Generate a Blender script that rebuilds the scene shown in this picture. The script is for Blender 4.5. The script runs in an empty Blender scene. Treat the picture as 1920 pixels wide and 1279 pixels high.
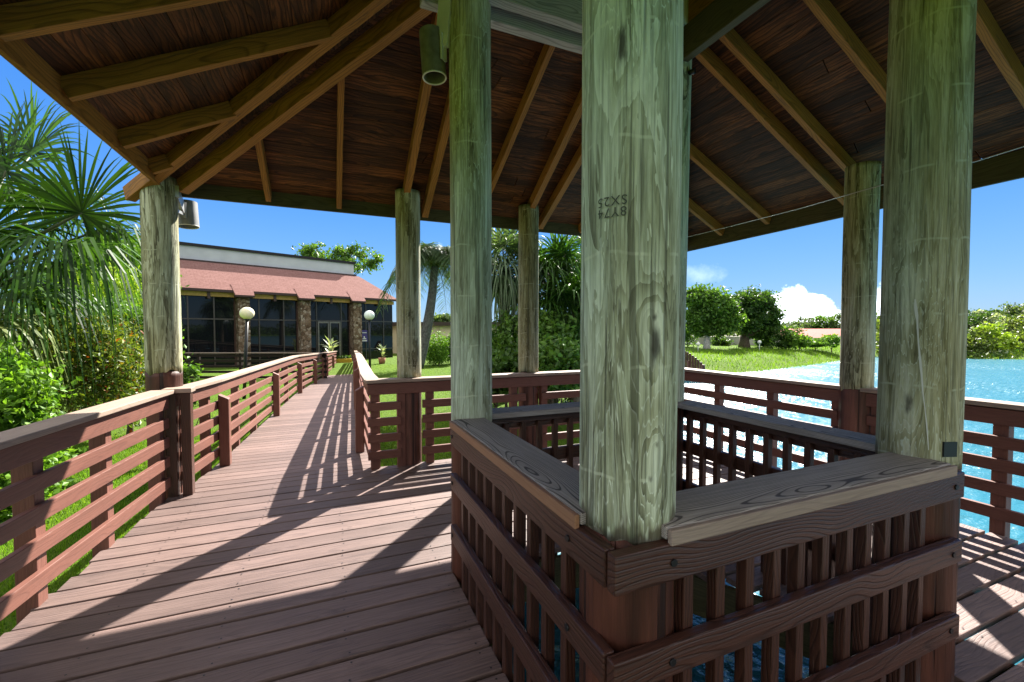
import bpy, math, random
import numpy as np
from mathutils import Vector
random.seed(4); RNG = np.random.default_rng(4)
SC = bpy.context.scene; COL = SC.collection
rad = math.radians
# ------------------------------------------------------------------ camera model (world: x across the boards, y along the walkway, z up from the deck)
F, Y0, PITCH, ROLL, YAW, CX, CY, CZ = 811.888, 647.42, -0.03431, -0.00124, 0.397824, -1.69226, -1.94090, 1.6
CAM = np.array([CX, CY, CZ])
def ray(x, y):
    X = (x-960)/F; Y = (Y0-y)/F; Z = 1.
    c, s = math.cos(ROLL), math.sin(ROLL); X, Y = X*c-Y*s, X*s+Y*c
    c, s = math.cos(PITCH), math.sin(PITCH); Z, Y = Z*c-Y*s, Z*s+Y*c
    c, s = math.cos(YAW), math.sin(YAW)
    return np.array([X*c+Z*s, -X*s+Z*c, Y])
def at_z(x, y, z): d = ray(x, y); return CAM+d*(z-CZ)/d[2]
def at_d(x, y, Z): return CAM+ray(x, y)*Z            # a point at depth Z
def at_plane(x, y, p, n): d = ray(x, y); n = np.array(n, float); return CAM+d*(((np.array(p)-CAM)@n)/(d@n))
def ground_at(x, Z, z): q = at_d(x, 620, Z); return np.array([q[0], q[1], z])
# ------------------------------------------------------------------ tags
def tag(o, label, cat, group=None, kind=None):
    o['label'] = label; o['category'] = cat
    if group: o['group'] = group
    if kind: o['kind'] = kind
    return o
def thing(name, label, cat, loc, group=None):
    o = bpy.data.objects.new(name, None); COL.objects.link(o); o.location = [float(v) for v in loc]; o.empty_display_size = .2
    return tag(o, label, cat, group)
# ------------------------------------------------------------------ mesh builder
def norm(v): v = np.array(v, float); return v/np.linalg.norm(v)
class MB:
    def __init__(s): s.v = []; s.f = []; s.g = []; s.sm = []
    def add(s, vs, fs, gs=None, smooth=False):
        n = len(s.v); s.v += [tuple(map(float, v)) for v in vs]; s.f += [tuple(i+n for i in f) for f in fs]
        s.g += gs if gs is not None else [tuple(map(float, v)) for v in vs]; s.sm += [smooth]*len(fs)
        return s
    def hexa(s, c, gl=None):      # 8 corners: bottom ring 0-3, top ring 4-7
        return s.add(c, [(3,2,1,0),(4,5,6,7),(0,1,5,4),(1,2,6,5),(2,3,7,6),(3,0,4,7)], gl)
    def box(s, a, b, axis=0):
        x0,y0,z0 = a; x1,y1,z1 = b
        c = [(x0,y0,z0),(x1,y0,z0),(x1,y1,z0),(x0,y1,z0),(x0,y0,z1),(x1,y0,z1),(x1,y1,z1),(x0,y1,z1)]
        r = [random.uniform(0,50), random.uniform(-.02,.02), random.uniform(-.02,.02)]
        o = [(0,1,2),(1,0,2),(2,0,1)][axis]; m = [(x0+x1)/2,(y0+y1)/2,(z0+z1)/2]
        g = [tuple((p[o[k]]-m[o[k]])+r[k] for k in range(3)) for p in c]
        return s.hexa(c, g)
    def beam(s, p0, p1, w, h, up=(0,0,1), c0=None, c1=None):   # w across, h along up
        p0 = np.array(p0,float); p1 = np.array(p1,float); d = p1-p0; L = np.linalg.norm(d); d /= L
        r = norm(np.cross(d, up)); u = np.cross(r, d)
        q = [random.uniform(0,50), random.uniform(-.02,.02), random.uniform(-.02,.02)]
        c = []; g = []
        for dz in (-h/2, h/2):
            for (e, k) in ((p0,-1),(p0,1),(p1,1),(p1,-1)):
                c.append(e+r*k*w/2+u*dz); g.append((q[0]+(0 if e is p0 else L), k*w/2+q[1], dz+q[2]))
        return s.hexa(c, g)
    def tube(s, pts, rads, seg=10, cap=True, smooth=True):
        pts = [np.array(p,float) for p in pts]; n = len(pts)
        if np.isscalar(rads): rads = [rads]*n
        vs = []; ref = None
        for i,p in enumerate(pts):
            d = norm(pts[min(i+1,n-1)]-pts[max(i-1,0)])
            if ref is None: ref = np.array([1,0,0]) if abs(d[0])<.8 else np.array([0,1,0])
            a = norm(ref-d*(ref@d)); b = np.cross(d,a); ref = a
            for k in range(seg):
                t = 2*math.pi*k/seg; vs.append(p+(a*math.cos(t)+b*math.sin(t))*rads[i])
        fs = [(i*seg+k, i*seg+(k+1)%seg, (i+1)*seg+(k+1)%seg, (i+1)*seg+k) for i in range(n-1) for k in range(seg)]
        s.add(vs, fs, None, smooth)
        if cap:
            b = len(s.v)-n*seg
            s.f += [tuple(b+k for k in range(seg))[::-1], tuple(b+(n-1)*seg+k for k in range(seg))]; s.sm += [False]*2
        return s
    def lathe(s, c, prof, seg=24, smooth=True):
        vs = []; n = len(prof)
        for r,z in prof:
            for k in range(seg):
                t = 2*math.pi*k/seg; vs.append((c[0]+r*math.cos(t), c[1]+r*math.sin(t), c[2]+z))
        s.add(vs, [(i*seg+k, i*seg+(k+1)%seg, (i+1)*seg+(k+1)%seg, (i+1)*seg+k) for i in range(n-1) for k in range(seg)], None, smooth)
        return s
    def build(s, name, mat, parent=None, bevel=0, org=None):
        me = bpy.data.meshes.new(name)
        loc = np.array([0,0,0.]) if parent is None else np.array(parent_world(parent))
        if org is not None: loc = np.array(org, float)
        V = np.array(s.v)-loc
        me.from_pydata(V.tolist(), [], s.f); me.materials.append(mat)
        at = me.attributes.new('gr','FLOAT_VECTOR','POINT'); at.data.foreach_set('vector', np.array(s.g, dtype=np.float32).ravel())
        me.polygons.foreach_set('use_smooth', s.sm); me.update()
        o = bpy.data.objects.new(name, me); COL.objects.link(o)
        if parent is not None:
            o.parent = parent; o.location = [float(v) for v in (loc-np.array(parent_world(parent)))]
        else: o.location = [float(v) for v in loc]
        if bevel:
            b = o.modifiers.new('bevel','BEVEL'); b.width = bevel; b.segments = 2; b.limit_method = 'ANGLE'
        return o
def parent_world(o):
    w = np.array(o.location)
    while o.parent: o = o.parent; w = w+np.array(o.location)
    return w
def raw_mesh(name, V, quads, mat, parent=None, smooth=False, org=None):
    me = bpy.data.meshes.new(name); loc = parent_world(parent) if parent is not None else np.array(org if org is not None else (0,0,0.))
    V = np.asarray(V, dtype=np.float64)-loc; Q = np.asarray(quads, dtype=np.int32); k = Q.shape[1]
    me.vertices.add(len(V)); me.vertices.foreach_set('co', V.astype(np.float32).ravel())
    me.loops.add(Q.size); me.loops.foreach_set('vertex_index', Q.ravel())
    me.polygons.add(len(Q)); me.polygons.foreach_set('loop_start', np.arange(0,Q.size,k,dtype=np.int32))
    me.polygons.foreach_set('use_smooth', np.full(len(Q), smooth)); me.materials.append(mat); me.update(calc_edges=True); me.validate()
    o = bpy.data.objects.new(name, me); COL.objects.link(o)
    if parent is not None: o.parent = parent
    else: o.location = [float(v) for v in loc]
    return o
# ------------------------------------------------------------------ node materials
class N:
    def __init__(s, name):
        s.m = bpy.data.materials.new(name); s.m.use_nodes = True; s.t = s.m.node_tree; s.b = s.t.nodes['Principled BSDF']; s.out = s.t.nodes['Material Output']
    def n(s, typ, **k):
        o = s.t.nodes.new(typ)
        for a,v in k.items():
            if a.startswith('i_'):
                key = a[2:]; o.inputs[int(key) if key.isdigit() else key.replace('_',' ')].default_value = v
            else: setattr(o, a, v)
        return o
    def l(s, a, b): s.t.links.new(a, b)
    def math(s, op, a, b=None, c=None, clamp=False):
        o = s.n('ShaderNodeMath', operation=op); o.use_clamp = clamp
        for i,x in enumerate((a,b,c)):
            if x is None: continue
            if isinstance(x,(int,float)): o.inputs[i].default_value = x
            else: s.l(x, o.inputs[i])
        return o.outputs[0]
    def mapping(s, vec, scale=(1,1,1), loc=(0,0,0)):
        o = s.n('ShaderNodeMapping'); o.inputs['Scale'].default_value = scale; o.inputs['Location'].default_value = loc; s.l(vec, o.inputs['Vector']); return o.outputs[0]
    def noise(s, vec, scale=5, detail=3, rough=.5, dist=0, w=None):
        o = s.n('ShaderNodeTexNoise'); o.inputs['Scale'].default_value = scale; o.inputs['Detail'].default_value = detail; o.inputs['Roughness'].default_value = rough; o.inputs['Distortion'].default_value = dist
        if vec is not None: s.l(vec, o.inputs['Vector'])
        return o.outputs['Fac']
    def ramp(s, fac, stops, interp='LINEAR'):
        o = s.n('ShaderNodeValToRGB'); r = o.color_ramp; r.interpolation = interp
        while len(r.elements) < len(stops): r.elements.new(.5)
        for e,(p,c) in zip(r.elements, stops): e.position = p; e.color = (*c,1) if len(c)==3 else c
        s.l(fac, o.inputs[0]); return o.outputs[0]
    def mix(s, fac, a, b, blend='MIX'):
        o = s.n('ShaderNodeMix', data_type='RGBA', blend_type=blend); o.clamp_factor = True
        for i,x in ((0,fac),(6,a),(7,b)):
            if isinstance(x,(int,float)): o.inputs[i].default_value = x
            elif isinstance(x,tuple): o.inputs[i].default_value = (*x,1)
            else: s.l(x, o.inputs[i])
        return o.outputs[2]
    def bump(s, h, strength=.3, dist=.01):
        o = s.n('ShaderNodeBump'); o.inputs['Strength'].default_value = strength; o.inputs['Distance'].default_value = dist; s.l(h, o.inputs['Height']); s.l(o.outputs[0], s.b.inputs['Normal'])
    def attr(s): return s.n('ShaderNodeAttribute', attribute_name='gr').outputs['Vector']
    def obj(s): return s.n('ShaderNodeTexCoord').outputs['Object']
    def isl(s): return s.n('ShaderNodeNewGeometry').outputs['Random Per Island']
    def col(s, c): s.l(c, s.b.inputs['Base Color']) if not isinstance(c, tuple) else setattr(s.b.inputs['Base Color'],'default_value',(*c,1))
    def set(s, rough=.6, spec=.3, metal=0):
        s.b.inputs['Roughness'].default_value = rough; s.b.inputs['Specular IOR Level'].default_value = spec; s.b.inputs['Metallic'].default_value = metal; return s.m
def sep(n, vec):
    o = n.n('ShaderNodeSeparateXYZ'); n.l(vec, o.inputs[0]); return o.outputs
def comb(n, x, y, z):
    o = n.n('ShaderNodeCombineXYZ')
    for i,v in enumerate((x,y,z)):
        if isinstance(v,(int,float)): o.inputs[i].default_value = v
        else: n.l(v, o.inputs[i])
    return o.outputs[0]
def plain(name, c, rough=.6, spec=.3, metal=0, var=.15, scale=8):
    n = N(name); f = n.noise(n.obj(), scale, 4); d = tuple(v*(1-var) for v in c); e = tuple(min(1,v*(1+var)) for v in c)
    n.col(n.ramp(f, [(.3,d),(.7,e)])); return n.set(rough, spec, metal)
def timber(name, lo, hi, grain=(.0,.0,.0), gfac=.35, rings=70, rough=.6, spec=.3, bump=.35, wear=None, wearfac=.55, isl=.25, wobble=.22):
    """sawn timber: growth rings round a pith line that wanders along the board, fine fibre, tint per board"""
    n = N(name); v = n.attr(); x,y,z = sep(n, v)
    wob = n.noise(n.mapping(v,(1.1,3,3)), 1.0, 2)
    dy = n.math('ADD', y, .06); dz = n.math('ADD', z, .05)
    r = n.math('SQRT', n.math('ADD', n.math('MULTIPLY',dy,dy), n.math('MULTIPLY',dz,dz)))
    r = n.math('ADD', r, n.math('MULTIPLY', wob, wobble))
    ring = n.math('FRACT', n.math('MULTIPLY', r, rings))
    ringl = n.ramp(ring, [(0,(0,0,0)),(.5,(.06,.06,.06)),(.72,(.1,.1,.1)),(.80,(1,1,1)),(.93,(1,1,1)),(1,(.0,.0,.0))] if gfac > .9 else [(0,(0,0,0)),(.55,(.12,.12,.12)),(.86,(1,1,1)),(1,(.1,.1,.1))])
    fib = n.noise(n.mapping(v,(3,160,160)), 1, 3, .6)
    base = n.mix(n.noise(n.mapping(v,(1.3,9,9)),1,4), lo, hi)
    k = n.math('MULTIPLY', ringl, gfac)
    c = n.mix(k, base, grain)
    c = n.mix(n.math('MULTIPLY', n.math('SUBTRACT', fib, .42, None, True), 1.6), c, grain)
    if wear:
        w = n.noise(n.mapping(v,(2.2,26,26)), 1, 5, .7)
        c = n.mix(n.math('MULTIPLY', n.math('GREATER_THAN', w, wearfac), .55), c, wear)
    if isl:
        rr = n.isl(); s = n.math('ADD', n.math('MULTIPLY', rr, isl*2), 1-isl)
        c = n.mix(1.0, c, comb(n, s, s, s), 'MULTIPLY')
    pw = n.math('ADD', .68, n.math('MULTIPLY', n.noise(n.obj(), 1.1, 5, .62), .64)); c = n.mix(1.0, c, comb(n, pw, pw, pw), 'MULTIPLY')
    n.col(c)
    h = n.math('ADD', n.math('MULTIPLY', ringl, -.5), n.math('MULTIPLY', fib, .8))
    n.bump(h, bump, .004)
    return n.set(rough, spec)
M = {}
M['deck'] = timber('deck_paint', (.140,.092,.080), (.205,.142,.126), (.04,.028,.028), .28, 60, .55, .3, .4, (.085,.058,.054), .585, .22)
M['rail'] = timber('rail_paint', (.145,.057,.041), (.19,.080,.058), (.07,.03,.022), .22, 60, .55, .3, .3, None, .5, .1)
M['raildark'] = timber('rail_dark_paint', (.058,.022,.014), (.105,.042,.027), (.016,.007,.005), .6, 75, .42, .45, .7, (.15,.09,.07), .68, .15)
M['cap'] = timber('cap_board', (.30,.225,.175), (.38,.29,.23), (.15,.11,.09), .25, 60, .6, .25, .25, None, .5, .1)
M['capwell'] = timber('composite_cap', (.38,.335,.295), (.48,.43,.385), (.10,.085,.075), 1.0, 170, .65, .15, .5, None, .5, .08, .10)
M['capedge'] = timber('cap_trim', (.30,.15,.075), (.38,.20,.11), (.2,.09,.05), .15, 40, .5, .3, .2, None, .5, .1)
M['rafter'] = timber('rafter_timber', (.27,.115,.02), (.48,.22,.05), (.06,.024,.007), .5, 55, .6, .2, .4, (.1,.06,.03), .62, .25)
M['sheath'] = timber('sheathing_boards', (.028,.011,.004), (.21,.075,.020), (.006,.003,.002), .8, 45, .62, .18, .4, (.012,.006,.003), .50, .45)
M['ring'] = timber('beam_grey', (.40,.38,.38), (.55,.53,.52), (.12,.11,.11), .6, 60, .7, .2, .5, None, .5, .1)
M['joist'] = timber('joist_timber', (.06,.055,.03), (.11,.10,.05), (.02,.02,.01), .4, 50, .7, .2, .3, None, .5, .15)
def post_mat(name, seed, warm=.5, light=1., knots=(), lowz=0.):
    n = N(name); v = n.mapping(n.obj(), (1,1,1), (seed*3.1, seed*1.7, seed*5.3)); o = n.obj()
    big = n.noise(n.mapping(v,(2.2,2.2,.5)), 1, 2)
    base = n.noise(n.mapping(v,(9.5,9.5,1.05)), 1, 4.5, .6, .7)
    for (kx,ky,kz,amp,sg) in knots:
        q = n.n('ShaderNodeVectorMath', operation='SUBTRACT'); n.l(o, q.inputs[0]); q.inputs[1].default_value = (kx,ky,kz)
        qq = n.mapping(q.outputs[0], (1,1,.55)); ln = n.n('ShaderNodeVectorMath', operation='LENGTH'); n.l(qq, ln.inputs[0])
        e = n.math('POWER', 2.718, n.math('MULTIPLY', n.math('MULTIPLY', ln.outputs['Value'], ln.outputs['Value']), -1/(sg*sg)))
        base = n.math('ADD', base, n.math('MULTIPLY', e, amp))
    k = n.math('MULTIPLY', base, 16)
    fr = n.math('FRACT', k); fl = n.math('FLOOR', k)
    wn = n.n('ShaderNodeTexWhiteNoise', noise_dimensions='1D'); n.l(n.math('ADD', fl, seed), wn.inputs['W'])
    t = n.math('ADD', n.math('ADD', n.math('MULTIPLY', wn.outputs['Value'], .50), n.math('MULTIPLY', fr, .20)), .12)
    t = n.math('ADD', t, n.math('MULTIPLY', n.math('SUBTRACT', n.noise(n.mapping(v,(17,17,1.7)),1,6,.7), .5), 1.9))
    L = light
    pal_g = n.ramp(t, [(.05,(.085*L,.09*L,.06*L)),(.3,(.24*L,.265*L,.18*L)),(.55,(.36*L,.41*L,.30*L)),(.9,(.52*L,.58*L,.46*L))])
    pal_o = n.ramp(t, [(.05,(.08*L,.07*L,.03*L)),(.3,(.215*L,.20*L,.10*L)),(.55,(.335*L,.32*L,.19*L)),(.9,(.50*L,.49*L,.35*L))])
    sw = n.ramp(n.math('ADD', big, warm-.5), [(.38,(0,0,0)),(.62,(1,1,1))])
    c = n.mix(sw, pal_g, pal_o)
    edge = n.ramp(fr, [(0,(1,1,1)),(.07,(.8,.8,.8)),(.13,(0,0,0)),(.93,(0,0,0)),(1,(.4,.4,.4))])
    gate = n.ramp(n.noise(n.mapping(v,(3,3,1.2)),1,2), [(.42,(0,0,0)),(.6,(1,1,1))])
    c = n.mix(n.math('MULTIPLY', n.math('MULTIPLY', edge, gate), .8), c, (.56*L,.60*L,.48*L))
    fib = n.noise(n.mapping(v,(110,110,2.2)), 1, 3, .65)
    c = n.mix(n.math('MULTIPLY', n.math('SUBTRACT', fib, .48, None, True), 2.6), c, (.05,.055,.03))
    zz = sep(n, o)[2]     # lathe marks: pale scratches round the pole
    band = n.math('FRACT', n.math('ADD', n.math('MULTIPLY', zz, 3.1), n.math('MULTIPLY', n.noise(n.mapping(v,(5,5,.4)),1,3), .22)))
    bl = n.math('MULTIPLY', n.ramp(band, [(.0,(0,0,0)),(.012,(1,1,1)),(.028,(1,1,1)),(.04,(0,0,0))]), n.ramp(n.noise(n.mapping(v,(14,14,3)),1,3), [(.47,(0,0,0)),(.56,(1,1,1))]))
    c = n.mix(n.math('MULTIPLY', bl, .5), c, (.48*L,.50*L,.36*L))
    low = n.math('ADD', n.math('SUBTRACT', zz, lowz), n.math('MULTIPLY', n.math('SUBTRACT', n.noise(n.mapping(v,(9,9,2.2)),1,4,.6), .5), -.55))
    c = n.mix(n.math('MULTIPLY', n.ramp(low, [(.04,(1,1,1)),(.075,(0,0,0))]), .8), c, (.10,.075,.05))     # old paint smeared up the foot
    crack = n.noise(n.mapping(v,(38,38,.7)), 1, 2, .5)
    cr = n.ramp(crack, [(.63,(0,0,0)),(.66,(1,1,1))])
    c = n.mix(n.math('MULTIPLY', cr, .6), c, (.05,.05,.03))
    for (kx,ky,kz,amp,sg) in knots:      # a dark heart in each knot
        q = n.n('ShaderNodeVectorMath', operation='SUBTRACT'); n.l(o, q.inputs[0]); q.inputs[1].default_value = (kx,ky,kz)
        qq = n.mapping(q.outputs[0], (1,1,.3 if sg>.09 else .8)); ln = n.n('ShaderNodeVectorMath', operation='LENGTH'); n.l(qq, ln.inputs[0])
        dd = n.math('ADD', ln.outputs['Value'], n.math('MULTIPLY', n.noise(n.mapping(v,(40,40,12)),1,3), .03))
        c = n.mix(n.ramp(dd, [(.022 if sg>.09 else .015,(.9,.9,.9)),(.034 if sg>.09 else .024,(0,0,0))]), c, (.035,.028,.02))
    n.col(c)
    h = n.math('ADD', n.math('MULTIPLY', fr, .35), n.math('ADD', n.math('MULTIPLY', fib, .7), n.math('MULTIPLY', cr, -1.2)))
    n.bump(h, .55, .005)
    return n.set(.72, .25)
def paint_post(name, c=(.075,.026,.016)):
    n = N(name); v = n.obj(); fib = n.noise(n.mapping(v,(45,45,1.2)),1,4,.65); b = n.noise(n.mapping(v,(12,12,1.4)),1,4,.6)
    k = n.mix(n.ramp(b,[(.35,(0,0,0)),(.65,(1,1,1))]), tuple(x*.6 for x in c), tuple(x*1.5 for x in c)); cr = n.ramp(n.noise(n.mapping(v,(26,26,.45)),1,2),[(.60,(0,0,0)),(.64,(1,1,1))])
    k = n.mix(n.math('MULTIPLY', n.math('SUBTRACT', fib, .5, None, True), 2.2), k, (.02,.009,.006))
    k = n.mix(n.math('MULTIPLY', cr, .8), k, (.012,.006,.005)); n.col(k)
    n.bump(n.math('SUBTRACT', fib, cr), .9, .008); return n.set(.5, .3)
M['paintpost'] = paint_post('post_paint'); M['paintpost_lit'] = paint_post('post_paint_lit', (.125,.05,.036))  # second one is a lit copy: the same post paint in a lighter colour
M['shingle'] = plain('roof_shingle', (.25,.16,.14), .9, .1, 0, .3, 30)
M['metal'] = plain('galvanised_metal', (.45,.46,.46), .4, .5, .8, .1)
M['black'] = plain('black_metal', (.012,.012,.013), .4, .4, 0, .1)
M['pvc'] = plain('spotlight_paint', (.17,.165,.12), .45, .4, 0, .35, 14)
M['pvcwhite'] = plain('white_plastic', (.62,.62,.58), .5, .3, 0, .08)
M['globe1'] = plain('opal_globe', (.80,.74,.52), .25, .5, 0, .03); M['globe2'] = plain('opal_globe_clear', (.70,.78,.74), .25, .5, 0, .03)
M['ink'] = plain('stamp_ink', (.09,.10,.075), .8, .1, 0, .1)
def foliage(name, dark, light, trans=.35, spec=.25, warm=None):
    n = N(name); r = n.isl(); g = n.n('ShaderNodeNewGeometry')
    stops = [(0,dark),(.75,light)]
    if warm: stops += [(.9,light),(.955,warm[0]),(1,warm[1])]
    c = n.ramp(r, stops); pv = n.math('ADD', .55, n.math('MULTIPLY', n.noise(n.obj(), 1.3, 4, .6), .9)); c = n.mix(1.0, c, comb(n, n.math('MULTIPLY', pv, n.math('ADD', .75, n.math('MULTIPLY', n.noise(n.obj(), 4, 2), .5))), pv, pv), 'MULTIPLY'); n.col(c); n.b.inputs['Roughness'].default_value = .45; n.b.inputs['Specular IOR Level'].default_value = spec
    tr = n.n('ShaderNodeBsdfTranslucent'); n.l(n.mix(1.0, c, (1.5,1.5,.55), 'MULTIPLY'), tr.inputs['Color'])
    mx = n.n('ShaderNodeMixShader'); mx.inputs[0].default_value = trans; n.l(n.b.outputs[0], mx.inputs[1]); n.l(tr.outputs[0], mx.inputs[2]); n.l(mx.outputs[0], n.out.inputs[0])
    return n.m
M['leafdark'] = foliage('leaf_dark', (.018,.045,.010), (.06,.125,.022))
M['leafmid'] = foliage('leaf_mid', (.03,.075,.012), (.10,.20,.03))
M['leafbright'] = foliage('leaf_bright', (.04,.105,.012), (.15,.29,.03))
M['leaflime'] = foliage('leaf_lime', (.10,.17,.016), (.26,.38,.04))
M['croton'] = foliage('leaf_croton', (.04,.08,.012), (.15,.20,.025), .3, .3, ((.22,.10,.012),(.25,.035,.012)))
M['palm'] = foliage('palm_leaf', (.008,.028,.006), (.040,.10,.014), .3, .15)
M['palmpale'] = foliage('palm_leaf_pale', (.06,.10,.022), (.18,.23,.07), .35, .15)
M['palmgrey'] = foliage('palm_leaf_grey', (.03,.06,.03), (.085,.14,.06), .25, .4)
M['mangrove'] = foliage('mangrove_leaf', (.028,.055,.012), (.11,.155,.032))
M['fardark'] = foliage('far_leaf', (.035,.065,.03), (.10,.15,.06))
M['silver'] = foliage('leaf_silver', (.16,.21,.14), (.36,.42,.30))
M['bark'] = plain('bark', (.11,.085,.06), .9, .1, 0, .45, 12)
M['barkgrey'] = plain('bark_grey', (.085,.085,.085), .9, .1, 0, .4, 9)
M['barkpale'] = plain('bark_pale', (.42,.40,.37), .9, .1, 0, .3, 9)
M['petiole'] = plain('petiole', (.05,.065,.02), .5, .3, 0, .3)
M['flower'] = plain('yellow_flower', (.62,.42,.02), .6, .2)

# ================================================================== sky, sun, camera
SUN_AZ, SUN_EL = rad(43.3), rad(39.0)     # azimuth from +y towards +x
SKYK = .33; FILL_CLOUD = 2.9
def make_world():
    w = bpy.data.worlds.new('World'); SC.world = w; w.use_nodes = True; t = w.node_tree; bg = t.nodes['Background']
    n = N.__new__(N); n.t = t
    sky = t.nodes.new('ShaderNodeTexSky'); sky.sky_type = 'NISHITA'; sky.sun_disc = False; sky.sun_elevation = SUN_EL; sky.sun_rotation = SUN_AZ
    sky.air_density = 1.0; sky.dust_density = .05; sky.ozone_density = 3.0; sky.altitude = 0
    hs = t.nodes.new('ShaderNodeHueSaturation'); hs.inputs['Saturation'].default_value = 1.35; hs.inputs['Value'].default_value = 1.0; t.links.new(sky.outputs[0], hs.inputs['Color'])
    g = n.n('ShaderNodeTexCoord').outputs['Generated']
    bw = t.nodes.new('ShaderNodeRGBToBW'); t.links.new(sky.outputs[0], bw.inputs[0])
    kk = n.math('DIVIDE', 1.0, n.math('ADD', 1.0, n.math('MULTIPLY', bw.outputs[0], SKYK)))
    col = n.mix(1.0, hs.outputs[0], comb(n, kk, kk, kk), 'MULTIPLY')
    zel = sep(n, g)[2]
    blue = n.ramp(zel, [(0,(.52,.98,1.62)),(.10,(.36,.80,1.60)),(.24,(.19,.56,1.52)),(.45,(.11,.42,1.40)),(1,(.09,.36,1.3))])
    col = n.mix(.8, col, blue)
    fill_cloud = n.ramp(n.math('ADD', zel, n.math('MULTIPLY', n.noise(g, 3.2, 5, .6), .2)), [(.56,(0,0,0)),(.80,(1,1,1))])   # white cloud added overhead, out of view, to fill the shade
    gx, gy, gz_ = sep(n, g)      # unseen bright cloud bank, added behind the camera to light the faces turned this way
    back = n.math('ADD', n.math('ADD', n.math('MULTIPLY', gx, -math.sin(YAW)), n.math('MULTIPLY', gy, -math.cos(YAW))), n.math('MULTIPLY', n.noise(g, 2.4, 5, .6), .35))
    fill_cloud = n.math('MAXIMUM', fill_cloud, n.math('MULTIPLY', n.ramp(back, [(.25,(0,0,0)),(.55,(1,1,1))]), n.ramp(zel, [(.12,(0,0,0)),(.24,(1,1,1))])))
    col = n.mix(fill_cloud, col, (FILL_CLOUD*1.03, FILL_CLOUD*1.0, FILL_CLOUD*.96))
    def puff(cx, cy, blobs, white, soft, amt):
        c = norm(ray(cx, cy)); r = norm(np.cross(c,(0,0,1))); u = np.cross(r, c)
        def dot(vec):
            q = n.n('ShaderNodeVectorMath', operation='DOT_PRODUCT'); n.l(g, q.inputs[0]); q.inputs[1].default_value = tuple(map(float,vec)); return q.outputs['Value']
        zz = dot(c); X = n.math('DIVIDE', dot(r), zz); Y = n.math('DIVIDE', dot(u), zz); front = n.math('GREATER_THAN', zz, .3)
        nz = n.noise(comb(n, X, Y, 0), 34, 7, .6); m = None
        for bx,by,ax,ay in blobs:
            dx = n.math('DIVIDE', n.math('SUBTRACT', X, bx), ax); dy = n.math('DIVIDE', n.math('SUBTRACT', Y, by), ay)
            d = n.math('SUBTRACT', 1.0, n.math('SQRT', n.math('ADD', n.math('MULTIPLY',dx,dx), n.math('MULTIPLY',dy,dy))))
            m = d if m is None else n.math('MAXIMUM', m, d)
        m = n.math('ADD', m, n.math('MULTIPLY', n.math('SUBTRACT', nz, .5), 1.7))
        k = n.ramp(m, [(.0,(0,0,0)),(soft,(1,1,1))])
        shade = n.ramp(n.math('ADD', n.math('MULTIPLY', Y, 9), n.math('MULTIPLY', nz, .9)), [(.1,tuple(v*.72 for v in white)),(.75,white)])
        return n.math('MULTIPLY', n.math('MULTIPLY', k, front), amt), shade
    s = 1/F
    for args in [(1500,585,[(0,0,52*s,24*s),(-14*s,16*s,30*s,28*s),(22*s,10*s,22*s,20*s),(-36*s,-6*s,32*s,18*s),(32*s,-10*s,30*s,18*s)],(7.0,7.3,7.9),.5,.92),
                 (1312,514,[(0,0,40*s,18*s)],(6,6.5,7.4),.9,.12), (1655,585,[(0,0,30*s,40*s)],(7,7.3,7.9),.5,.7)]:
        k, sh = puff(*args); col = n.mix(k, col, sh)
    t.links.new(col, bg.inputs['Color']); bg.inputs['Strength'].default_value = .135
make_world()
sl = bpy.data.lights.new('sun','SUN'); sl.energy = 4.9; sl.angle = rad(.53); sl.color = (1,.945,.86)
so = bpy.data.objects.new('sun', sl); COL.objects.link(so)
sd = Vector((math.sin(SUN_AZ)*math.cos(SUN_EL), math.cos(SUN_AZ)*math.cos(SUN_EL), math.sin(SUN_EL)))
so.rotation_euler = sd.to_track_quat('Z','Y').to_euler(); so.location = (20,20,30)
cd = bpy.data.cameras.new('camera'); cam = bpy.data.objects.new('camera', cd); COL.objects.link(cam); SC.camera = cam
cd.sensor_width = 36; cd.lens = F/1920*36; cd.clip_end = 6000; cd.clip_start = .05; cd.shift_y = (Y0-639.5)/1920
cam.location = (CX,CY,CZ)
fwd = Vector((math.sin(YAW)*math.cos(PITCH), math.cos(YAW)*math.cos(PITCH), math.sin(PITCH)))
cam.rotation_euler = fwd.to_track_quat('-Z','Y').to_euler()
SC.view_settings.view_transform = 'Standard'; SC.view_settings.look = 'None'; SC.view_settings.exposure = 2.12; SC.view_settings.gamma = 1
try: SC.view_settings.use_curve_mapping = False
except Exception: pass
cy = SC.cycles; cy.use_denoising = True; cy.max_bounces = 10; cy.diffuse_bounces = 5; cy.glossy_bounces = 4; cy.transparent_max_bounces = 12; cy.caustics_reflective = True; cy.sample_clamp_indirect = 6

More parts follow.
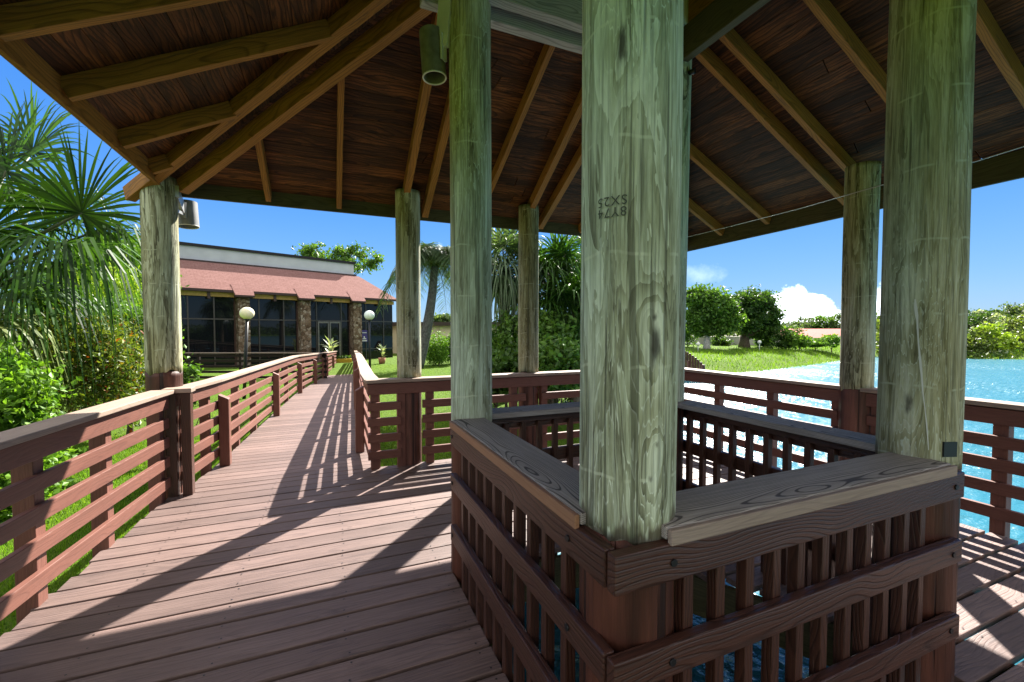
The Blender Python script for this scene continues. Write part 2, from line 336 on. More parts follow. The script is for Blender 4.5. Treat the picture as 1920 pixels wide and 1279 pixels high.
# ================================================================== terrain and water
WZ = -1.2
def g_(x, Z): q = ground_at(x, Z, 0); return (q[0], q[1])
def gw(x, y): q = at_z(x, y, WZ); return (q[0], q[1])
LAKE = [(16,-60),(7,-14),(2.6,-6),(.3,-2.4),(-.5,-.4),(-.2,1.2),(1.3,2.6),(2.6,4.6), g_(1130,9.5), g_(1190,14), g_(1215,19), g_(1262,24), gw(1361,701), gw(1435,697), gw(1479,690), gw(1523,685), gw(1571,677.5), gw(1625,671),
        gw(1652,667.5), gw(1690,668.5), gw(1790,671), gw(1950,674), gw(2300,681), gw(3000,700), (160,-40), (160,-140), (0,-160)]
def lake_sd(P):
    A = np.array(LAKE); B = np.roll(A,-1,0); d = np.full(len(P),1e9); ins = np.zeros(len(P),bool)
    for a,b in zip(A,B):
        e = b-a; w = P-a; t = np.clip((w@e)/(e@e),0,1); d = np.minimum(d, np.hypot(*(w-t[:,None]*e).T))
        c = ((a[1]<=P[:,1])&(b[1]>P[:,1])) | ((b[1]<=P[:,1])&(a[1]>P[:,1])); xi = a[0]+(P[:,1]-a[1])/(b[1]-a[1]+1e-12)*e[0]
        ins ^= c & (P[:,0]<xi)
    return np.where(ins,-d,d)
def sstep(t): t = np.clip(t,0,1); return t*t*(3-2*t)
def terrain_z(P):
    P = np.asarray(P,float); d = lake_sd(P); r = np.hypot(P[:,0]+1.7,P[:,1]+1.9)
    land = WZ-.04 + .58*sstep(d/3.2) + .30*sstep((d-1)/16)
    land += .28*sstep(d/5)*sstep((P[:,0]-12)/6)*sstep((P[:,1]-16)/8)
    land -= 1.3*sstep((d-25)/12)*sstep((P[:,0]-14)/8)*sstep((P[:,1]-20)/10)
    land += .02*np.sin(P[:,0]*.9)*np.sin(P[:,1]*.7)
    return np.where(d>0, land, WZ-.04-.9*sstep(-d/5))
def tz(x, y): return float(terrain_z([(x,y)])[0])
n_ = 300; s_ = np.linspace(-1,1,n_); g1 = 2600*np.sinh(s_*7.2)/np.sinh(7.2)
GX, GY = np.meshgrid(g1+4, g1+14, indexing='ij'); P2 = np.stack([GX.ravel(),GY.ravel()],1)
V = np.column_stack([P2, terrain_z(P2)])
I = np.arange(n_*n_).reshape(n_,n_); Q = np.stack([I[:-1,:-1],I[1:,:-1],I[1:,1:],I[:-1,1:]],-1).reshape(-1,4)
def lawn_mat():
    n = N('lawn'); v = n.obj(); a = n.noise(v, .35, 4); b = n.noise(v, 9, 4, .7); c = n.noise(v, 70, 2, .7)
    k = n.mix(a, (.065,.135,.010), (.135,.19,.018)); k = n.mix(n.math('MULTIPLY', b, .55), k, (.05,.12,.01)); k = n.mix(n.math('MULTIPLY', n.math('SUBTRACT', c,.4,None,True), 1.2), k, (.03,.06,.008))
    z = sep(n, v)[2]; k = n.mix(n.ramp(n.math('ADD', n.math('MULTIPLY', z, 1.0), 2.2), [(.93,(1,1,1)),(1.0,(0,0,0))]), k, (.07,.06,.035)); n.col(k)
    n.bump(n.math('ADD', b, c), .8, .06); return n.set(.9, .1)
M['lawn'] = lawn_mat()
g = raw_mesh('ground', V, Q, M['lawn'], smooth=True); tag(g, 'green lawn and bank sloping down to the lake', 'ground', kind='structure')
def water_mat():
    n = N('lake_water'); v = n.obj()
    n.col((.016,.12,.165)); n.b.inputs['IOR'].default_value = 1.33
    a = n.noise(n.mapping(v,(1,1,1)), 1.6, 3, .6); b = n.noise(n.mapping(v,(1,1,1)), 6.5, 3, .55); c = n.noise(v, .12, 2)
    amp = n.ramp(c, [(.4,(.35,.35,.35)),(.62,(1,1,1))])
    h = n.math('ADD', n.math('MULTIPLY', n.math('ADD', a, n.math('MULTIPLY', b, .35)), amp), n.math('MULTIPLY', n.noise(n.mapping(v,(1,1,1),(3,7,0)), .42, 3, .6), .9)); n.bump(h, .8, .22)
    return n.set(.27, .6)
M['water'] = water_mat()
A = np.array(LAKE); c0 = A.mean(0); out = [(p[0],p[1]) for p in A]
mb = MB(); e = 9   # slightly larger than the shoreline so that the bank cuts it
R = []
for i,p in enumerate(A):
    a = A[i-1]; b = A[(i+1)%len(A)]; t = norm(b-a); nrm = np.array([-t[1],t[0]])
    q = p+nrm*1.0; R.append((q if lake_sd(np.array([q]))[0]>lake_sd(np.array([p-nrm*1.0]))[0] else p-nrm*1.0))
mb.add([(q[0],q[1],WZ) for q in R], [tuple(range(len(R)))])
w = mb.build('lake', M['water']); tag(w, 'rippled turquoise lake water', 'water', kind='structure')
if w.data.polygons[0].normal.z < 0: w.data.flip_normals()

# grass blades close by and tufts on the far bank
def blades(name, pts, hmin, hmax, w, mat, label):
    k = len(pts); h = RNG.uniform(hmin,hmax,k); a = RNG.uniform(0,6.28,k); ln = RNG.uniform(.1,.7,k)*h; b = RNG.uniform(0,6.28,k)
    z = terrain_z(pts); B = np.column_stack([pts, z-.01]); dx = np.column_stack([np.cos(a),np.sin(a),np.zeros(k)])*w/2
    T = B+np.column_stack([np.cos(b)*ln,np.sin(b)*ln,h])
    V = np.stack([B-dx,B+dx,T],1).reshape(-1,3); o = raw_mesh(name, V, np.arange(3*k).reshape(-1,3), mat); tag(o, label, 'grass', kind='stuff'); return o
M['grass'] = foliage('grass_blade', (.055,.14,.010), (.15,.26,.022), .4, .12)
def scatter(k, x0, x1, y0, y1, keep): 
    p = RNG.uniform((x0,y0),(x1,y1),(k,2)); d = lake_sd(p); return p[(d>.15)&keep(p,d)]
def off_deck(p, d=None): return ~((p[:,0]>-3.15-.078*(3.05-p[:,1]))&(p[:,0]<3.1)&(p[:,1]<3.3)) & ~((p[:,1]>3)&(p[:,1]<27)&(p[:,0]>-2.9+.055*(p[:,1]-4))&(p[:,0]<-1.3+.045*(p[:,1]-4)))
pts = np.vstack([scatter(90000,-7,-2.4,-1,9,off_deck), scatter(42000,-1.4,4,3.2,9,off_deck), scatter(45000,-6,9,9,24,off_deck)])
blades('lawn_grass', pts, .03, .085, .010, M['grass'], 'mown green grass blades beside the boardwalk')
P = RNG.uniform((8,10),(75,60),(160000,2)); d = lake_sd(P); rr = np.hypot(P[:,0],P[:,1]); P = P[(d>.0)&(d<24)&(P[:,1]<60)&(rr>20)]
P = P[:60000]; dP = lake_sd(P); P = P[(RNG.uniform(0,1,len(P)) < np.clip(1.3-dP/9,.12,1))]
blades('bank_grass', P, .08, .30, .05, M['grass'], 'long bright grass tufts on the far lake bank')

# ================================================================== deck
a_ = .825; OP = a_+.135
def lx(y): return -3.15-.078*(3.05-y)
def deck_boards():
    mb = MB(); pitch = .181; y = .267-pitch*20
    k = 0
    while y < 3.30:
        gp = .0125 if y < .75 else .0075; y0, y1 = y+gp, y+pitch-gp
        if y1 > 3.3: y1 = 3.3
        xl0 = lx((y0+y1)/2); segs = [(xl0,3.12)]
        if y1 > -OP and y0 < .80: segs = [(xl0,-OP),(min(OP,(.566-.487*(y0+y1)/2)/.873),3.12)]
        for x0,x1 in segs:
            if k%3 == 0 and x1-x0 > 4: 
                m = random.uniform(-.3,1.2); parts = [(x0,m-.004),(m+.004,x1)]
            else: parts = [(x0+random.uniform(-.02,.02),x1)]
            for u0,u1 in parts:
                dz = random.uniform(-.002,.002); mb.box((u0,y0,-.04+dz),(u1,y1,dz),0)
        y += pitch; k += 1
    o = mb.build('deck', M['deck'], bevel=.004); tag(o, 'reddish brown painted deck boards under the pavilion', 'deck', kind='structure')
    # nail heads, on the joists
    nm = MB(); y = .267-pitch*14; rows = 0
    while y < 3.2:
        for x in np.arange(-2.85,3.0,.61):
            for q in (.035, .145):
                if not (-OP<x<OP and -OP-.1<y<OP) or .873*x+.487*y>.66:
                    nm.lathe((x+random.uniform(-.012,.012), y+q, .0028), [(.0055,.0),(.0001,.0005)], 6)
        y += pitch
    nm.build('nail_head', M['black'], o)['kind'] = 'stuff'
    j = MB()
    for x in np.arange(-2.9,3.1,.61):
        if x < -OP+.3 and x > -OP or (-OP < x < OP): j.box((x-.02,-3.3,-.26),(x+.02,-OP-.07,-.043)); j.box((x-.02,OP+.07,-.26),(x+.02,3.2,-.043))
        else: j.box((x-.02,-3.3,-.26),(x+.02,3.2,-.043),1)
    j.build('joist', M['joist'], o)
    r = MB(); i0, i1 = OP-.055, OP-.002
    r.box((-OP,.76,-.30),(.22,.80,-.043)); r.beam((.21,.80,-.17),(.98,-.58,-.17),.04,.25); r.box((-OP,-i1,-.30),(OP,-i0,-.043)); r.box((i0,-i0,-.302),(i1,-.5,-.045),1); r.box((-i1,-i0,-.302),(-i0,i0,-.045),1)
    r.box((-3.05,3.215,-.3),(3.1,3.255,-.043)); r.beam((lx(-3.3)+.05,-3.3,-.17),(lx(3.2)+.05,3.2,-.17),.04,.25); r.box((3.06,-3.3,-.302),(3.1,3.21,-.045),1)
    r.build('rim_joist', M['joist'], o)
deck_boards()
LX = [(3.2,-3.02),(4.1,-2.92),(11.2,-2.52),(18.4,-1.90),(26.6,-1.32)]; RX = [(3.2,-1.30),(4.1,-1.29),(10.9,-1.0),(26.6,-.30)]
def xl(y): return float(np.interp(y,[p[0] for p in LX],[p[1] for p in LX]))
def xr(y): return float(np.interp(y,[p[0] for p in RX],[p[1] for p in RX]))
def wz(y): return 0 if y<3.3 else (-.015*(y-3.3) if y<11 else -.1155-.037*(y-11))
def walkway():
    mb = MB(); y = 3.305
    while y < 26.6:
        y0,y1 = y+.004,y+.15-.004; c = []
        for z in (-.04,0):
            for (yy,f) in ((y0,xl),(y0,xr),(y1,xr),(y1,xl)): c.append((f(yy)+(-.05 if f is xl else .05)+random.uniform(-.006,.006),yy,wz(yy)+z))
        r = random.uniform(0,50); q = random.uniform(-.02,.02)
        mb.hexa(c, [(p[0]+r,p[1]-y0+q,p[2]-wz(p[1])) for p in c]); y += .15
    o = mb.build('walkway', M['deck'], bevel=.004); tag(o, 'long brown board walkway to the clubhouse', 'walkway', kind='structure')
    s = MB()
    for f,e in ((xl,.05),(xr,-.05)):
        ys = np.linspace(3.3,26.6,20)
        for u,v in zip(ys[:-1],ys[1:]): s.beam((f(u)+e,u,wz(u)-.14),(f(v)+e,v,wz(v)-.14),.04,.19)
    s.build('stringer', M['joist'], o)
walkway()

# ================================================================== posts
def cyl_mesh(x, y, z0, z1, r, seed, name, mat, parent, notch=None, taper=0.0, rag=0):
    rng = random.Random(seed); seg = 56; zs = list(np.arange(z0, z1, .06))+[z1]
    ph = [rng.uniform(0,6.28) for _ in range(6)]; vs = []
    for i,z in enumerate(zs):
        for k in range(seg):
            t = 2*math.pi*k/seg
            rr = r*(1+taper*(z-z0))+.0022*math.sin(2*t+ph[0]+z*.8)+.0016*math.sin(5*t+ph[1]-z*1.3)+.0012*math.sin(3.1*z+ph[2]+t)
            zz = z + (rag*(math.sin(3*t+ph[3])*.5+math.sin(7*t+ph[4])*.3+math.sin(13*t+ph[5])*.2) if i == 0 else 0)
            vs.append((x+rr*math.cos(t), y+rr*math.sin(t), zz))
    n = len(zs); fs = [(i*seg+k,i*seg+(k+1)%seg,(i+1)*seg+(k+1)%seg,(i+1)*seg+k) for i in range(n-1) for k in range(seg)]
    mb = MB(); mb.add(vs, fs, None, True); b = (n-1)*seg; mb.f += [tuple(range(b,b+seg)), tuple(range(seg))[::-1]]; mb.sm += [False]*2
    return mb.build(name, mat, parent)
def roof_z(x, y): return 3.0+.5*min(3.62-y, 3.79-x, x+3.2, y+3.45)
POSTS = {}
def post(key, x, y, r, base_top, label, mat, pm, lean=(0,0), group=None, top=None, ztop_extra=.12):
    gz = min(tz(x,y), -.6)-.5
    t = thing('wooden_post', label, 'post', (x,y,gz), group)
    zt = top if top else roof_z(x,y)+ztop_extra
    sh = cyl_mesh(x, y, base_top, zt, r, hash(key)%99 if False else len(POSTS)*7+3, 'shaft', mat, t, rag=.035)
    pb = cyl_mesh(x, y, gz, base_top+.005, r-.001, len(POSTS)*7+3, 'painted_base', pm, t)
    if lean != (0,0):
        for o in (sh,pb):
            for v in o.data.vertices:
                z = v.co.z+gz; v.co.x += lean[0]*(z-1); v.co.y += lean[1]*(z-1)
    POSTS[key] = t; return t
def cam_side(x, y, r, px, z_y):   # point on the surface of a post seen at pixel (px, z_y), in post coordinates
    d = ray(px, z_y); o = CAM[:2]-np.array([x,y]); dd = d[:2]; A_ = dd@dd; B_ = o@dd; C_ = o@o-r*r; D_ = B_*B_-A_*C_
    s = (-B_-math.sqrt(max(D_,0)))/A_; q = CAM+d*s; return q
PR = .1465
def kn(x, y, px, py, gz, amp, sg): q = cam_side(x,y,PR,px,py); return (q[0]-x,q[1]-y,q[2]-gz,amp,sg)
GA = min(tz(-a_,-a_),-.6)-.5
kA = [kn(-a_,-a_,1231,650,GA,.30,.10), kn(-a_,-a_,1232,835,GA,.2,.04), kn(-a_,-a_,1222,900,GA,.24,.06), kn(-a_,-a_,1165,85,GA,-.28,.10), kn(-a_,-a_,1228,594,GA,.22,.05)]
post('A', -a_, -a_, PR, .99, 'nearest and thickest green post, with knots and a black stamp', post_mat('post_wood_near',1.3,.46,1.5,kA,.99-GA), M['paintpost'])
GC = min(tz(a_,-a_),-.6)-.5
post('C', a_, -a_, PR, .99, 'grey green right post with a white streak of sap', post_mat('post_wood_right',4.1,.60,1.15,[kn(a_,-a_,1716,540,GC,.2,.09), kn(a_,-a_,1700,760,GC,.22,.10)],.93-GC), M['paintpost'], (.016,.006))
post('B', -a_, a_, .138, .99, 'green post at the left of the well, holding a can spotlight', post_mat('post_wood_left',7.7,.56,1.35,(),.9+1.1), M['paintpost'])
post('D', a_+.01, a_, .142, .99, 'post mostly hidden behind the thickest near post', post_mat('post_wood_back',9.2,.46,1.2), M['paintpost'], (.012,0))
post('P1', -3.23, 3.40, .147, 1.19, 'pole at the left corner of the pavilion, with a cylinder lamp and a conduit', post_mat('post_wood_corner',12.4,.60,1.08), M['paintpost'])
post('P2', -.815, 3.36, .145, 1.04, 'pole on the back rail beside the start of the walkway', post_mat('post_wood_walk',15.8,.62,1.05), M['paintpost_lit'])
post('P3', .775, 3.36, .135, 1.04, 'pole on the back rail in front of the dense palms', post_mat('post_wood_palms',18.1,.72,1.0), M['paintpost_lit'])
post('P4', 3.165, .709, .140, 1.02, 'pole on the lake side rail in front of the cloud', post_mat('post_wood_lake',21.6,.58,1.0), M['paintpost_lit'], (.004,0), None, 3.22)
# details fixed to the posts
def on_post(key, name, mb, mat): return mb.build(name, mat, POSTS[key])
mb = MB()   # white dried sap down the right post
prev = None
for px,py,wd in [(1716,560,3),(1717,575,7),(1719,590,8),(1720,600,5),(1722,640,3),(1726,680,6),(1728,700,5),(1731,740,2.5),(1735,770,2),(1738,800,3),(1741,842,1.5)]:
    l = cam_side(a_+.016*(1.6-1),-a_+.006*.6,PR+.0005,px-wd*.4,py); r = cam_side(a_+.0096,-a_+.0036,PR+.0005,px+wd*.4,py)
    c = np.array([a_+.0096,-a_+.0036])
    out = []
    for q in (l,r): dv = norm(q[:2]-c)*(PR+.0045); out.append((c[0]+dv[0]+.016*(q[2]-1.6),c[1]+dv[1]+.006*(q[2]-1.6),q[2]))
    if prev: mb.add(prev+out[::-1], [(0,1,2,3)])
    prev = out
on_post('C','sap_streak',mb,M['pvcwhite'])
mb = MB(); c = cam_side(a_,-a_,PR,1782,838); d2 = norm(np.array([c[0]-a_,c[1]+a_])); tt = np.array([-d2[1],d2[0]])
q = np.array([a_,-a_])+d2*(PR-.008); mb.beam((*(q-tt*.03),1.085),(*(q+tt*.03),1.085),.02,.065); on_post('C','black_bracket',mb,M['black'])
# the stamp, upside down on the near post
def stamp():
    q0 = cam_side(-a_,-a_,PR,1147,388); ang0 = math.atan2(q0[1]+a_, q0[0]+a_)
    cu = bpy.data.curves.new('stamp','FONT'); cu.body = '8Y74\nSX25'; cu.size = .038; cu.align_x = 'CENTER'; cu.space_line = .85; cu.space_character = 1.15
    ob = bpy.data.objects.new('tmp', cu); COL.objects.link(ob); dg = bpy.context.evaluated_depsgraph_get()
    me = bpy.data.meshes.new_from_object(ob.evaluated_get(dg)); COL.objects.unlink(ob); bpy.data.objects.remove(ob)
    xs = [v.co.copy() for v in me.vertices]; ymid = (max(v.y for v in xs)+min(v.y for v in xs))/2; R_ = PR+.0042
    loc = parent_world(POSTS['A'])
    for v,c in zip(me.vertices,xs):
        u = -c.x; w = -(c.y-ymid); t = ang0+u/R_; v.co = (-a_+R_*math.cos(t)-loc[0], -a_+R_*math.sin(t)-loc[1], q0[2]+w-loc[2])
    me.materials.clear(); me.materials.append(M['ink']); o = bpy.data.objects.new('stamp', me); COL.objects.link(o); o.parent = POSTS['A']
stamp()
for z in (3.80,3.60):
    dv = norm(np.array([.35,-.93])); on_post('D','bolt',MB().tube([(a_+.035+dv[0]*.13,a_+dv[1]*.13,z),(a_+.035+dv[0]*.185,a_+dv[1]*.185,z)],.020,8),M['black'])

# ================================================================== inner well railings
def well_rail(label, axis, side, wrap=0):
    """axis 'x' runs along x; side -1/+1 on the other axis"""
    base = (0, side*a_, 0) if axis=='x' else (side*a_, 0, 0)
    t = thing('well_railing', label, 'railing', base, 'railings round the well')
    def B(mb, u0, u1, o0, o1, z0, z1, ax=None):
        lo, hi = sorted((side*(a_+o0), side*(a_+o1)))
        if axis=='x': mb.box((u0,lo,z0),(u1,hi,z1),0 if ax is None else ax)
        else: mb.box((lo,u0,z0),(hi,u1,z1),1 if ax is None else ax)
        return mb
    e0, e1 = -(a_+.175), a_-.005
    if axis=='y': e0, e1 = -(a_+.132) , a_-.12
    if side > 0: e0, e1 = -(a_-.0) , (a_+.175 if axis=='x' else a_+.132)
    near = side < 0
    B(MB(), -a_+.01 if near else -a_+.125, a_-.10 if near and axis=='x' else a_-.122, .165, -.045, 1.0, 1.038).build('cap', M['capwell'], t, .006)
    if near: B(MB(), -a_+.012, a_-.125 if axis=='y' else a_-.10, .185, .167, .990, 1.034).build('cap_trim', M['capedge'] if axis=='y' else M['cap'], t, .004)
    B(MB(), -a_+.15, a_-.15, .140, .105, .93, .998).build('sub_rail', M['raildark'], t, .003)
    for z0,z1 in ((.885,.995),(.605,.70),(.27,.37)):
        x0, x1 = (e0, e1)
        if near and axis == 'x': x1 = a_-.03+.01
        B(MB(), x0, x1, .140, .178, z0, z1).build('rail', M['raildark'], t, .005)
    us = [-.70,-.567,-.436,-.307,-.183,-.05,.09,.208,.332,.464,.583] if axis=='x' else [.579,.44,.30,.165,.03,-.10,-.237,-.377,-.51,-.66]
    if not near: us = list(np.arange(-.66,.70,.133))
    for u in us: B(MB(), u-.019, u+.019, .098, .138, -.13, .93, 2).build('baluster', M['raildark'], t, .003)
    for u in ((-.8,.73) if axis=='x' else (-.76,.66)) if near else ():
        for z in (.94,.65,.32):
            p = (u, side*(a_+.178), z) if axis=='x' else (side*(a_+.178), u, z); d = (0,side*.006,0) if axis=='x' else (side*.006,0,0)
            MB().tube([p, np.array(p)+d], .011, 10).build('bolt', M['black'], t)
    return t
well_rail('brown well balustrade between the stamped post and the post with the can spotlight','y',-1)
well_rail('dark brown well balustrade in the right foreground with a swirling grain cap','x',-1)
well_rail('shaded far well balustrade running right from the post with the can spotlight','x',1)
well_rail('shaded lake side well balustrade ending behind the post with the sap streak','y',1)

# ================================================================== outer railings
RZ = [(.68,.775),(.50,.595),(.315,.41),(.12,.215)]
def straight_rail(name, label, p0, p1, inward, z0=0, capw=.19, uprights=(), posts=(), gaps=(), upw=.09, mat=None, grp=None, dz=None):
    """deck railing from p0 to p1; inward = unit vector towards the deck; rails sit on the deck side of the uprights"""
    p0 = np.array(p0,float); p1 = np.array(p1,float); d = norm(p1-p0); L = np.linalg.norm(p1-p0); iw = np.array(inward,float); mat = mat or M['rail']
    t = thing(name, label, 'railing', (*p0, z0), grp); P = lambda s,o,z: (*(p0+d*s+iw*o), z+z0)
    def rails(s0, s1, tops):
        for za,zb in tops:
            m = (za+zb)/2; MB().beam(P(s0,-.019,m),P(s1,-.019,m),.038,zb-za).build('rail', mat, t, .004)
    MB().beam(P(-.02,-.055,1.02),P(L+.02,-.055,1.02),capw,.038).build('cap', M['cap'], t, .006)
    MB().beam(P(0,-.019,.927),P(L,-.019,.927),.038,.125).build('fascia_board', mat, t, .004)
    MB().beam(P(0.03,-.045,.985),P(L-.03,-.045,.985),.05,.03).build('sub_rail', mat, t)
    s = 0
    for (ga,gb) in list(gaps)+[(L,L)]:
        if ga-s > .05: rails(s, ga, RZ)
        s = gb
    for u in uprights: MB().beam(P(u,-.085,.39),P(u,-.085,.995),upw,.09,up=(d[0],d[1],0)) if False else MB().box(*sorted_box(P(u,-.04,-.35),P(u,-.13,1.0),d,upw),2).build('upright', mat, t, .004)
    return t
def sorted_box(a, b, d, w):
    a = np.array(a); b = np.array(b); e = np.array([d[0],d[1],0])*w/2
    pts = np.array([a-e,a+e,b-e,b+e]); return tuple(pts.min(0)), tuple(pts.max(0))
straight_rail('deck_railing','brown board railing with a tan cap in the left foreground',(-3.59,-3.2),(-3.10,3.05),(.997,-.078),uprights=(.6,2.2,3.4,4.63,5.345,6.2),grp='railings round the deck')
straight_rail('deck_railing','brown board railing across the back of the deck, between the walkway and the lake',(-1.31,3.18),(3.08,3.18),(0,-1),uprights=(.08,.38,.72,1.82,2.26,3.0,3.7),gaps=((.37,.62),(1.97,2.2)),grp='railings round the deck')
straight_rail('deck_railing','brown board railing along the lake side of the deck, seen against the bright water',(3.10,3.18),(3.10,-3.2),(-1,0),uprights=(.8,1.57,2.3,2.66,3.5,4.3,5.2),gaps=((2.34,2.60),),grp='railings round the deck')
def curve_rail(label, f, side, ys, inner_posts, uprights, extra_start=None):
    """railing that follows the walkway: side -1 left, +1 right"""
    t = thing('walkway_railing', label, 'railing', (f(ys[0]), ys[0], wz(ys[0])), 'railings along the walkway'); iw = -side
    def run(name, off, za, zb, w, mat, bev=.004):
        mb = MB(); rr = random.uniform(0,50)
        for u,v in zip(ys[:-1],ys[1:]):
            c = []; gs = []
            for zq in (za,zb):
                for (yy,k) in ((u,-1),(u,1),(v,1),(v,-1)):
                    c.append((f(yy)+iw*off+k*w/2, yy, wz(yy)+zq)); gs.append((yy+rr,k*w/2,zq))
            mb.hexa(c, gs)
        mb.build(name, mat, t, bev)
    run('cap', -.045, 1.0, 1.038, .17, M['cap']); run('fascia_board', -.019, .865, .985, .038, M['rail'])
    for za,zb in RZ: run('rail', -.019, za, zb, .038, M['rail'])
    for y in inner_posts:
        x = f(y)+iw*.055; z = wz(y); h = .055; mb = MB()
        c = [(x-h,y-h,z),(x+h,y-h,z),(x+h,y+h,z),(x-h,y+h,z),(x-h,y-h,z+(.86 if side<0 else .82)),(x+h,y-h,z+(.80 if side<0 else .88)),(x+h,y+h,z+(.80 if side<0 else .88)),(x-h,y+h,z+(.86 if side<0 else .82))]
        g_0 = [(p[2]+y,p[0]-x,p[1]-y) for p in c]
        mb.hexa(c, g_0); mb.build('bevelled_post', M['rail'], t, .012)
    for y in uprights:
        x = f(y)-iw*.085; MB().box((x-.045,y-.045,wz(y)-.4),(x+.045,y+.045,wz(y)+.995),2).build('upright', M['rail'], t, .004)
    return t
curve_rail('left walkway railing with sunlit boards, leading to the clubhouse', lambda y: xl(y), -1, [3.2,4.1,5.5,7.5,9.4,11.2,14,16.5,18.4,22,26.4], [4.12,7.57,11.2,14.5,17.2,18.6,22.6], [3.25,3.95,5.2,6.3,8.6,9.8,12.8,16,20.5,24.5,26.3])
curve_rail('right walkway railing, seen end on, behind the back rail corner', lambda y: xr(y), 1, [3.2,4.1,5.5,7.5,9.4,10.9,14,18.4,22,26.0], [4.1,7.7,11.0,14.5,18.6,22.5], [3.3,5.8,9.2,12.8,16.5,20.5,25.5])
# corner where the left deck railing meets the walkway
t = thing('gate_frame','dark gate frame with a narrow gap beside the corner pole','gate',(-3.06,3.16,0))
MB().box((-3.165,3.075,1.001),(-2.93,3.225,1.044),0).build('cap', M['cap'], t, .005)
for x in (-3.10,-2.985): MB().box((x-.04,3.10,-.3),(x+.04,3.19,.998),2).build('jamb', M['raildark'], t, .004)
MB().box((-3.06,3.11,.87),(-3.025,3.18,.99),0).build('header', M['raildark'], t)

